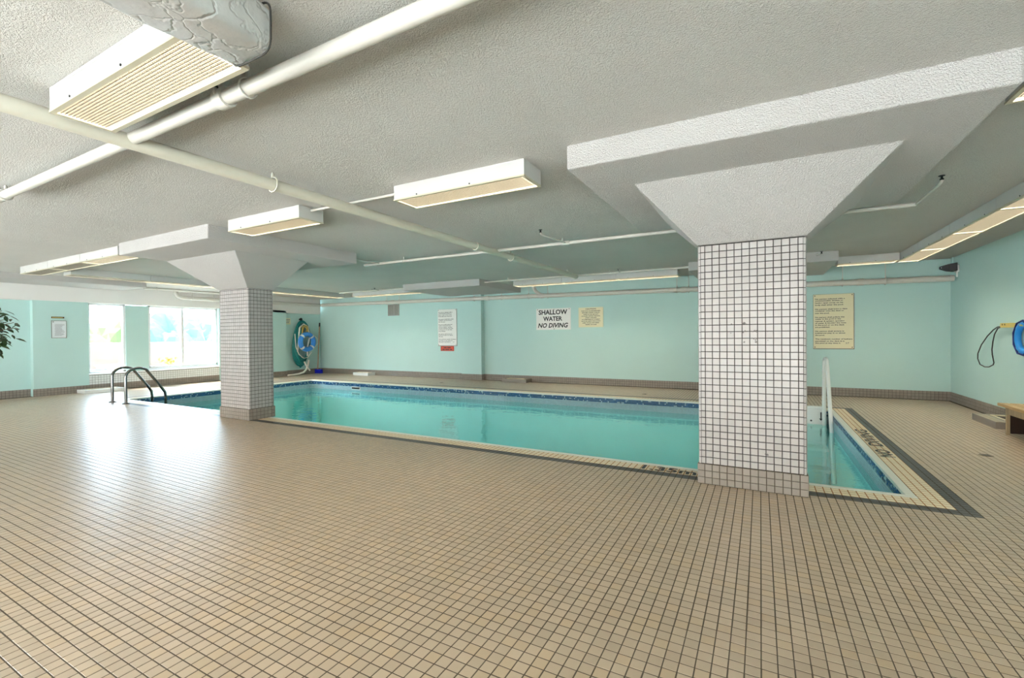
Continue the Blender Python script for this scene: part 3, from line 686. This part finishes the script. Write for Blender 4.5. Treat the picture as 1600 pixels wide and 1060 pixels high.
def printed(t, rects, mat, n='print'):
    m = MB()
    for r in rects: m.box(*r)
    return stuff(m.build(n, mat, t))
t = thing('red_sign', 'small red sign under the left board of pool rules', 'sign', (-7.91, YB-.01, .785))
MB().box(-8.145, -7.675, YB-.018, YB-.01, .785, .925).build('board', 'sign_red', t, bevel=.002)
bd = MB()
for a in ((-8.135, -7.685, .908, .916), (-8.135, -7.685, .794, .802), (-8.135, -8.127, .794, .916), (-7.693, -7.685, .794, .916)): bd.box(a[0], a[1], YB-.0195, YB-.018, a[2], a[3])
bd.build('border', 'black_print', t)
printed(t, [(x, x+w_, YB-.0195, YB-.018, z, z+.026) for z, xs in ((.866, ((-8.03, .10), (-7.91, .12))), (.818, ((-8.08, .08), (-7.98, .14), (-7.82, .08)))) for x, w_ in xs], 'black_print')
# vent grille
t = thing('vent_grille', 'grey louvred vent grille high on the back wall under the drain pipe', 'vent', (-9.93, YB-.01, 1.86))
fr = MB()
for a in ((-10.16, -9.71, 1.855, 1.88), (-10.16, -9.71, 2.18, 2.205), (-10.16, -10.135, 1.88, 2.18), (-9.735, -9.71, 1.88, 2.18), (-9.92, -9.905, 1.88, 2.18)): fr.box(a[0], a[1], YB-.03, YB-.01, a[2], a[3])
fr.build('frame', 'vent_grey', t); MB().box(-10.135, -9.735, YB-.013, YB-.0105, 1.88, 2.18).build('duct_opening', 'vent_dark', t)
for k in range(9):
    x = -10.12+k*.044
    MB().hexa([(x, YB-.028, 1.882), (x+.004, YB-.028, 1.882), (x+.022, YB-.014, 1.882), (x+.018, YB-.014, 1.882)], [(x, YB-.028, 2.178), (x+.004, YB-.028, 2.178), (x+.022, YB-.014, 2.178), (x+.018, YB-.014, 2.178)]).build('louvre', 'vent_grey', t)
# notice on the left wall panel
t = thing('paper_notice', 'white printed sheet in a frame on the aqua panel left of the windows', 'notice', (XL, 4.12, 1.26))
MB().box(XL, XL+.008, 4.005, 4.24, 1.255, 1.622).build('sheet', 'paper', t, bevel=.002)
fr = MB()
for a in ((3.998, 4.247, 1.246, 1.256), (3.998, 4.247, 1.621, 1.631), (3.998, 4.006, 1.246, 1.631), (4.239, 4.247, 1.246, 1.631)): fr.box(XL, XL+.012, *a)
fr.build('frame', 'vent_grey', t)
printed(t, [(XL+.008, XL+.0095, 4.05+random.uniform(0, .012), 4.12+random.uniform(.03, .095), z, z+.005) for z in np.arange(1.30, 1.55, .0145)], 'print_grey')
MB().box(XL+.008, XL+.0097, 4.018, 4.04, 1.595, 1.608).build('emblem', 'black_print', t)
t = thing('name_plate', 'narrow brown plate above the printed sheet left of the windows', 'sign', (XL, 4.11, 1.68))
MB().box(XL, XL+.012, 4.0, 4.212, 1.682, 1.716).build('plate', 'gold', t, bevel=.002)
printed(t, [(XL+.012, XL+.0132, 4.015+.022*k, 4.03+.022*k, 1.691, 1.707) for k in range(8)], 'yellow')
# small tag above the hose
XN = -13.27
t = thing('small_notice', 'small cream tag on the wall beside the hanging hose', 'sign', (XN, 9.46, 1.6))
MB().box(XN, XN+.006, 9.37, 9.55, 1.63, 1.83).build('sheet', 'sign_cream', t, bevel=.002)
printed(t, [(XN+.006, XN+.0072, 9.39+.01*(k % 2), 9.53-.012*k, z, z+.022) for k, z in enumerate((1.775, 1.725, 1.675))], 'print_grey')

# ------------------------------------------------------------------ pool gear in the back left corner
hz = thing('hose_coil', 'long coil of teal pool hose hanging in the back left corner', 'hose', (-13.16, 9.88, .3))
def oval(cx, cy, cz, ry, rz, n=44, tilt=0.0, x_amp=.015): return [(cx+x_amp*math.sin(3*2*PI*k/n), cy+ry*math.cos(2*PI*k/n)+tilt*math.sin(2*PI*k/n), cz+rz*math.sin(2*PI*k/n)*(1+.0*k)) for k in range(n)]
for k in range(6):
    m = MB().tube(oval(-13.19+.02*k, 9.885+.012*(k % 3-1), 1.02+.015*(k % 2), .30-.018*k, .73-.04*k, tilt=.05-.0*k), .028, 8, True); m.build('hose_loop', 'teal_hose', hz)
MB().tube([(-13.19, 9.98, .36), (-13.17, 9.86, .28), (-13.15, 9.80, .25)], .03, 8).build('hose_end', 'teal_hose', hz)
MB().lathe((-13.27, 9.885, 1.80), [(.03, 0), (.03, .06), (.05, .065), (.05, .08)], 12, 'x').build('wall_hook', 'black', hz)
wl_ = thing('white_hose', 'white hose looped inside the teal coil and trailing on the floor', 'hose', (-13.08, 9.9, .1))
MB().tube([(-13.08, 9.66, .75), (-13.08, 9.70, 1.2), (-13.08, 9.74, 1.52), (-13.07, 9.88, 1.65), (-13.06, 10.03, 1.56), (-13.06, 10.10, 1.25), (-13.06, 10.02, .9), (-13.06, 10.0, .6)], .024, 8).build('upper_loop', 'white_hose', wl_)
MB().tube([(-13.1, 9.58, 1.33), (-13.08, 9.6, .9), (-13.07, 9.70, .66), (-13.06, 9.87, .53), (-13.06, 10.02, .56), (-13.07, 10.17, .72)], .014, 8).build('thin_line', 'white_hose', wl_)
MB().tube([(-13.04, 9.87, .42), (-13.03, 9.95, .27), (-13.02, 10.06, .12)], .028, 8).build('short_end', 'white_hose', wl_)
MB().tube([(-13.05, 10.05, .46), (-13.04, 10.0, .30), (-13.03, 9.93, .16), (-13.0, 9.80, .075), (-12.95, 9.6, .045), (-12.9, 9.3, .035), (-12.87, 9.16, .033)], .031, 10).build('floor_end', 'white_hose', wl_)
rp = thing('rope_coil', 'yellow rope bundle tied above the blue life ring', 'rope', (-13.04, 9.9, 1.4))
for k in range(4): MB().tube([(x+.01*k, y, z) for x, y, z in oval(-13.045, 9.90+.02*math.sin(k*2), 1.47-.02*k, .085+.012*math.sin(k), .15, 26, tilt=.05*math.cos(k*1.6))], .012, 6, True).build('rope_loop', 'rope', rp)
MB().tube([(-13.0, 9.86, 1.36), (-12.99, 9.98, 1.28), (-12.98, 10.06, 1.2)], .012, 6).build('rope_end', 'rope', rp)
def life_ring(name, label, c, R, r, n, mat, band, parts_mat):
    t = thing(name, label, 'life ring', c); n = Vector(n); u = n.cross(Vector((0, 0, 1))).normalized(); v = u.cross(n).normalized(); c = Vector(c)
    MB().tube([c+u*R*math.cos(a)+v*R*math.sin(a) for a in [2*PI*k/40 for k in range(40)]], r, 14, True).build('ring', mat, t)
    for k in range(4):
        a0 = PI/4+k*PI/2; MB().tube([c+u*R*math.cos(a0+da)+v*R*math.sin(a0+da) for da in (-.11, -.04, .04, .11)], r*1.05, 14).build('band', band, t)
    return t, c, u, v
lr, c, u, v = life_ring('life_ring', 'blue life ring with white bands hanging on the coiled hose', (-12.98, 9.935, 1.065), .245, .075, (1, 0, 0), 'ring_blue', 'white_plastic', None)
MB().tube([c+u*-.26+v*.18+Vector((.07, 0, 0)), c+u*-.36+v*.08+Vector((.07, 0, 0)), c+u*-.36+v*-.06+Vector((.07, 0, 0)), c+u*-.25+v*-.17+Vector((.07, 0, 0))], .009, 6).build('grab_rope', 'white_hose', lr)
br = thing('push_broom', 'long-handled broom with a blue brush leaning in the back left corner', 'broom', (-13.1, 10.5, 0))
MB().cyl((-13.12, 10.44, .10), (-13.20, 10.60, 1.66), .018, 10).build('handle', 'handle_wood', br)
MB().cyl((-13.195, 10.59, 1.57), (-13.203, 10.606, 1.70), .024, 10).build('grip', 'black', br)
MB().box(-13.23, -12.93, 10.40, 10.49, .09, .13).build('brush_block', 'brush_blue', br, bevel=.008)
bb = MB()
for i in range(14):
    for j in range(4):
        x, y = -13.22+.0212*i, 10.41+.023*j; bb.hexa([(x-.004, y-.004, 0), (x+.012, y-.004, 0), (x+.012, y+.012, 0), (x-.004, y+.012, 0)], [(x, y, .092), (x+.01, y, .092), (x+.01, y+.01, .092), (x, y+.01, .092)])
stuff(bb.build('bristles', 'brush_blue', br))

# ------------------------------------------------------------------ pool ladder (left) and drop-in steps (right)
ld = thing('pool_ladder', 'polished steel pool ladder rails at the near left corner of the pool', 'ladder', (-10.66, 4.1, 0))
for x in (-10.93, -10.39):
    pts = [(x, 4.06, 0), (x, 4.06, .50)]
    for k in range(1, 10):
        a = PI*k/12.5; pts.append((x, 4.06+.20-.20*math.cos(a), .50+.16*math.sin(a)))
    pts += [(x, 4.66, .22), (x, 4.70, .15), (x, 4.71, .05), (x, 4.71, -1.2)]
    MB().tube(pts, .0245, 14).build('rail', 'chrome', ld)
    MB().lathe((x, 4.06, 0), [(.06, .001), (.06, .012), (.035, .028)], 18).build('flange', 'chrome', ld)
for z in (-.42, -.70, -.98): MB().box(-10.93, -10.39, 4.67, 4.75, z-.012, z+.012).build('tread', 'chrome', ld, bevel=.004)
sp = thing('pool_steps', 'white drop-in pool steps with a tall white handrail at the right end', 'steps', (.55, 8.3, 0))
MB().box(.10, .905, PY1-.11, PY1-.012, -1.3, .055).build('back_panel', 'white_plastic', sp, bevel=.015)
for k, z in enumerate((-.235, -.50, -.76, -1.02)): MB().box(.12, .885, PY1-.11-.24*(k+1), PY1-.10-.24*k, z-.05, z).build('tread', 'white_plastic', sp, bevel=.012)
MB().box(.14, .80, PY1-.118, PY1-.108, -.20, .02).build('inset_panel', 'sign_white', sp, bevel=.003)
ar = MB(); Y_ = PY1-.1195
ar.add([(.822, Y_, -.03), (.838, Y_, -.03), (.838, Y_, -.13), (.855, Y_, -.13), (.83, Y_, -.165), (.805, Y_, -.13), (.822, Y_, -.13)], [(0, 1, 2, 3, 4, 5, 6)])
ar.build('arrow_mark', 'black_print', sp)
MB().lathe((.70, PY1-.118, -.17), [(.014, 0), (.014, -.006)], 10, 'y').build('bolt', 'black', sp)
for x in (.865, .14):
    pts = [(x, PY1-.16, -.30), (x, PY1-.165, 0), (x, PY1-.20, .5), (x, PY1-.215, .72)]
    for k in range(1, 10):
        a = PI*k/10; pts.append((x+.02*k/10, PY1-.285+.07*math.cos(a), .76+.06*math.sin(a)))
    pts += [(x+.022, PY1-.37, .70), (x+.027, PY1-.50, .36), (x+.03, PY1-.66, 0), (x+.034, PY1-.82, -.40), (x+.036, PY1-.98, -.9)]
    MB().tube(pts, .027, 12).build('handrail', 'white_plastic', sp)

# ------------------------------------------------------------------ low floor vent boxes
def vent_box(label, x0, x1, y0, y1, h, ox0, ox1, oy0, oy1, mat='grey_tile'):
    t = thing('floor_vent_box', label, 'vent box', ((x0+x1)/2, (y0+y1)/2, 0), 'floor vent boxes')
    b = MB(); b.box(x0, x1, y0, oy0, 0, h); b.box(x0, x1, oy1, y1, 0, h); b.box(x0, ox0, oy0, oy1, 0, h); b.box(ox1, x1, oy0, oy1, 0, h)
    b.build('body', mat, t)
    f = MB(); e_ = .03
    for a in ((ox0-e_, ox1+e_, oy0-e_, oy0), (ox0-e_, ox1+e_, oy1, oy1+e_), (ox0-e_, ox0, oy0, oy1), (ox1, ox1+e_, oy0, oy1)): f.box(*a, h-.002, h+.008)
    f.build('opening_rim', 'cream_tile', t); MB().box(ox0, ox1, oy0, oy1, .001, .012).build('opening_floor', 'vent_dark', t)
    cs = [(x0+P*(i+.5), y0+P*(j+.5), h+.003) for i in range(int((x1-x0)/P)) for j in range(int((y1-y0)/P)) if not (ox0-e_-P/2 < x0+P*(i+.5) < ox1+e_+P/2 and oy0-e_-P/2 < y0+P*(j+.5) < oy1+e_+P/2)]
    if cs: tile_cloud('top_tiles', cs, (1, 0, 0), (0, 1, 0), (0, 0, 1), P-.004, .004, 'box_top' if mat == 'grey_tile' else 'white_tile', t)
    return t
vent_box('tiled floor vent box by the right wall, beside the bench', 2.575, 2.915, 7.88, 8.61, .085, 2.74, 2.87, 7.98, 8.45)
vent_box('tiled floor vent box on the deck right of the wall pilaster', -5.95, -5.24, 10.40, 10.72, .085, -5.83, -5.37, 10.52, 10.64)
vent_box('pale floor vent box on the deck below the vent grille', -11.36, -10.72, 10.36, 10.67, .085, -11.25, -10.85, 10.48, 10.6, 'white_tile')
vent_box('white floor vent box below the first window by the ladder', -13.575, -13.15, 4.40, 5.12, .075, -13.48, -13.3, 4.55, 4.98, 'white_tile')
vent_box('floor vent box under the wooden bench', 2.60, 2.90, 6.10, 6.85, .10, 2.70, 2.84, 6.25, 6.7)
# ------------------------------------------------------------------ bench
bn = thing('wooden_bench', 'slatted honey-coloured wooden bench at the right edge by the wall', 'bench', (2.7, 6.6, 0))
for k in range(4): MB().box(2.495+.107*k, 2.495+.107*k+.094, 5.5, 7.60, .325, .36).build('seat_slat', 'bench_wood', bn, bevel=.004)
MB().box(2.53, 2.56, 5.6, 7.49, .245, .325).build('apron', 'bench_side', bn, bevel=.003)
MB().box(2.86, 2.89, 5.6, 7.49, .245, .325).build('apron', 'bench_side', bn, bevel=.003)
for y in (7.46, 5.65):
    for x in (2.53, 2.86): MB().box(x, x+.03, y, y+.035, 0, .325).build('leg', 'bench_side', bn, bevel=.003)
    MB().box(2.56, 2.86, y+.008, y+.028, .02, .325).build('shade_panel', 'bench_shade', bn)  # dark panel stands in for the shade under the seat
MB().box(2.54, 2.88, 7.50, 7.53, .285, .325).build('cleat', 'bench_side', bn, bevel=.003)
# ------------------------------------------------------------------ rescue gear on the right wall
rk = thing('rescue_hook', 'black loop on a yellow wooden bracket fixed to the right wall', 'rescue hook', (2.93, 8.6, 1.3))
lpp = [(8.63, 1.284), (8.768, 1.278), (8.91, 1.236), (9.102, 1.146), (9.305, 1.017), (9.429, .884), (9.434, .804), (9.352, .723), (9.191, .696), (9.048, .705), (8.911, .745), (8.89, .775), (8.94, .884), (8.952, .959), (8.921, 1.072), (8.869, 1.176), (8.768, 1.258), (8.63, 1.28)]
MB().tube([(2.885, y, z) for y, z in lpp], .0075, 8).build('loop', 'black', rk)
MB().box(2.86, 2.934, 8.36, 8.63, 1.265, 1.325).build('bracket', 'yellow', rk, bevel=.006)
for y in (8.56, 8.49): MB().lathe((2.858, y, 1.305), [(.011, 0), (.011, .004)], 10, 'x').build('screw', 'black', rk)
lr2, c, u, v = life_ring('life_ring', 'bright blue life ring with navy cord hanging at the right edge of view', (2.896, 8.06, 1.13), .18, .033, (-1, 0, 0), 'ring_deep', 'ring_deep', None)
MB().tube([c+u*.220*math.cos(a)+v*.220*math.sin(a)+Vector((-.03, 0, 0)) for a in [2*PI*k/9+.3 for k in range(9)]], .011, 8, True).build('grab_cord', 'cord_navy', lr2)
MB().cyl((2.935, 8.06, 1.285), (2.85, 8.06, 1.29), .010, 8).build('wall_peg', 'yellow', lr2)
# speaker in the corner
spk = thing('wall_speaker', 'black horn speaker on a white bracket in the back right corner', 'speaker', (2.85, 10.4, 2.3))
MB().hexa([(2.90, 10.28, 2.235), (2.90, 10.50, 2.235), (2.90, 10.50, 2.375), (2.90, 10.28, 2.375)], [(2.80, 10.30, 2.25), (2.80, 10.48, 2.25), (2.80, 10.48, 2.36), (2.80, 10.30, 2.36)]).build('body', 'black', spk, bevel=.008)
MB().hexa([(2.80, 10.30, 2.25), (2.80, 10.48, 2.25), (2.80, 10.48, 2.36), (2.80, 10.30, 2.36)], [(2.70, 10.36, 2.285), (2.70, 10.42, 2.285), (2.70, 10.42, 2.33), (2.70, 10.36, 2.33)]).build('horn', 'black', spk, bevel=.006)
MB().lathe((2.72, 10.355, 2.305), [(.012, 0), (.012, -.004)], 8, 'y').build('lamp_dot', 'white_plastic', spk)
MB().box(2.90, 2.936, 10.33, 10.45, 2.22, 2.34).build('bracket', 'white_plastic', spk, bevel=.006)
MB().cyl((2.92, 10.39, 2.22), (2.92, 10.39, 2.14), .012, 8).build('stem', 'white_plastic', spk)
structure(MB().box(2.915, 2.9352, 10.60, 10.625, 2.36, 2.5).build('trim_9', 'aqua'))
# floor drains
for lb_, x, y in (('round floor drain in the tan tiles right of the pool', 1.94, 6.15), ('small floor drain on the back deck under the wall lights', -2.07, 9.45), ('small floor drain on the back deck left of the pilaster', -7.3, 9.6)):
    t = thing('floor_drain', lb_, 'drain', (x, y, 0), 'floor drains'); r = .055
    MB().lathe((x, y, 0), [(r, .0006), (r, .003), (r*.9, .004)], 20).build('plate', 'drain', t)
    sl = MB()
    for k in range(-2, 3): sl.box(x-r*.6, x+r*.6, y+k*.022-.005, y+k*.022+.005, .0038, .0046)
    sl.build('slot', 'black', t)

# ------------------------------------------------------------------ indoor tree at the left edge
tr = thing('potted_ficus', 'leafy green indoor tree in a pot at the left edge of view', 'plant', (-6.75, 1.0, 0))
MB().lathe((-6.75, 1.0, 0), [(.16, 0), (.2, .3), (.22, .32), (.22, .36), (.19, .36), (.18, .33)], 20).build('pot', 'terracotta', tr)
MB().tube([(-6.75, 1.0, .3), (-6.74, 1.01, .8), (-6.76, .99, 1.2), (-6.74, 1.01, 1.6)], [.025, .022, .018, .012], 8).build('trunk', 'bark', tr)
lf = bpy.data.meshes.new('leaf'); L_ = .085
lf.from_pydata([(0, 0, 0), (.35*L_, .19*L_, .03*L_), (.35*L_, -.19*L_, .03*L_), (.7*L_, .15*L_, .0), (.7*L_, -.15*L_, .0), (L_, 0, -.12*L_), (.35*L_, 0, -.02*L_), (.7*L_, 0, -.05*L_)], [],
               [(0, 6, 1), (0, 2, 6), (6, 7, 3, 1), (2, 4, 7, 6), (7, 5, 3), (4, 5, 7)]); lf.materials.append(M['leaf'])
r2 = random.Random(5)
for k in range(26):
    a = r2.uniform(0, 2*PI); zt = r2.uniform(1.0, 1.75); rr = r2.uniform(.3, .78)*(1 if zt < 1.55 else .7)
    if k < 7: a, zt, rr = PI/2-.35+.1*k, (1.22, 1.5, 1.34, 1.56, 1.28, 1.44, 1.38)[k], (.62, .60, .70, .56, .66, .70, .72)[k]
    tip = Vector((-6.75+rr*math.cos(a), 1.0+rr*math.sin(a), zt)); st_ = Vector((-6.75, 1.0, zt-.25-.1*r2.random()))
    MB().tube([st_, st_.lerp(tip, .5)+Vector((0, 0, .04)), tip], [.008, .005, .003], 5).build('branch', 'bark', tr)
    for q_ in range(21 if k < 7 else 7):
        p = st_.lerp(tip, r2.uniform(.7 if k < 7 else .35, 1.0))+Vector((r2.gauss(0, .03), r2.gauss(0, .03), r2.gauss(0, .04)))
        o = link('leaf', lf, None, tr, p-Vector((-6.75, 1.0, 0))); o.rotation_euler = (r2.uniform(-.6, .6), r2.uniform(.0, .9), r2.uniform(0, 2*PI)); sc = r2.uniform(.75, 1.25); o.scale = (sc, sc, sc)

# ------------------------------------------------------------------ terrace outside the windows; unseen masses added to shape the daylight
structure(MB().box(-19, -13.95, -4, 26, -.3, -.02).build('terrace', 'terrace'))
structure(MB().box(-19, 12, -26, -3.2, -.3, -.02).build('rear_bounce_ground', 'bounce_pale'))  # unseen ground added to bounce daylight up to the ceiling
structure(MB().box(-14.2, 3.2, -3.2, 26, 2.76, 24).build('overhead_sky_block', 'white_wall'))  # unseen mass added to cut sky light on the terrace
structure(MB().box(-26, 16, -18, -14, -.3, 7.5).build('rear_sky_block', 'sky_block'))  # unseen block added to hide the low sky behind the camera
structure(MB().box(-18.3, -18.0, -4, 26, -.3, 1.09).build('parapet', 'parapet', bevel=.02))
def tree(label, x, y, z0, h, r, mat, sd):
    t = thing('tree', label, 'tree', (x, y, z0), 'trees beyond the terrace'); rd = random.Random(sd)
    MB().tube([(x, y, z0), (x+.1, y, z0+h*.5), (x, y+.1, z0+h*.8)], [.25, .18, .1], 8).build('trunk', 'bark', t)
    bm = bmesh.new(); bmesh.ops.create_icosphere(bm, subdivisions=4, radius=1)
    ph = [rd.uniform(0, 6) for _ in range(6)]
    for v in bm.verts:
        p = v.co; k = 1+.16*math.sin(5*p.x+ph[0])*math.sin(5*p.y+ph[1])+.12*math.sin(9*p.z+ph[2]+4*p.x)+.08*math.sin(17*p.y+ph[3])*math.sin(15*p.z+ph[4])
        v.co = (p.x*r*k, p.y*r*k, p.z*h*.4*k+h*.62)
    me = bpy.data.meshes.new('crown'); bm.to_mesh(me); bm.free(); link('crown', me, mat, t)
for i, (x, y, h, r, mt) in enumerate(((-34, 10.2, 7.5, 2.1, 'tree_a'), (-41, 15.0, 7.5, 2.2, 'tree_a'), (-36, 16.6, 7.6, 2.1, 'tree_b'), (-44, 22.5, 8.0, 2.4, 'tree_b'), (-42, 27.0, 7.8, 2.3, 'tree_b'))):
    tree(('yellow-green tree seen through the left window', 'pale green tree beyond the pier between windows', 'hazy bluish tree seen through the middle pane', 'hazy bluish tree behind the window mullion', 'hazy bluish tree seen through the right pane')[i], x, y, -5.2, h, r, mt, i)
fp = thing('flower_pot', 'terracotta pot of lime leaves and coral flowers outside the wide window', 'plant', (-14.7, 6.72, 0))
MB().box(-14.95, -14.45, 6.45, 7.0, -.02, .30).build('stand', 'terrace', fp, bevel=.01)
MB().lathe((-14.7, 6.75, .30), [(.10, 0), (.14, .16), (.155, .17), (.155, .2), (.13, .2)], 18).build('pot', 'terracotta', fp)
lv = MB(); flw = MB(); r3 = random.Random(3)
for k in range(70):
    a, rr, zz_ = r3.uniform(0, 2*PI), r3.uniform(0, .24), r3.uniform(.48, .68); x, y = -14.7+rr*math.cos(a), 6.74+rr*math.sin(a); s_ = r3.uniform(.03, .055)
    nn = Vector((r3.uniform(-1, 1), r3.uniform(-1, 1), r3.uniform(-.3, 1))).normalized(); u_ = nn.orthogonal().normalized(); w2 = nn.cross(u_); c0 = Vector((x, y, zz_))
    (flw if k % 6 == 0 else lv).add([c0-u_*s_, c0+w2*s_*.6, c0+u_*s_, c0-w2*s_*.6], [(0, 1, 2, 3)])
stuff(lv.build('foliage', 'leaf_lime', fp, recalc=False)); stuff(flw.build('flowers', 'flower', fp, recalc=False))
pt = thing('patio_table', 'pale slatted patio table outside the narrow window', 'table', (-15.2, 5.6, 0))
for k in range(5): MB().box(-15.4+.09*k, -15.32+.09*k, 5.35, 5.85, .50, .53).build('slat', 'patio_wood', pt)
for x in (-15.38, -15.0):
    for y in (5.38, 5.80): MB().box(x, x+.04, y, y+.04, -.02, .50).build('leg', 'patio_wood', pt)
MB().box(-15.38, -14.96, 5.38, 5.84, .42, .46).build('rail', 'patio_wood', pt)
tp_ = thing('planter_trough', 'teal trough on the terrace outside the narrow window', 'planter', (-14.8, 4.95, 0))
MB().box(-14.95, -14.65, 4.6, 5.35, -.02, .46).build('trough', 'patio_teal', tp_, bevel=.01)
MB().box(-14.9, -14.7, 4.65, 5.3, .455, .462).build('soil', 'bark', tp_)
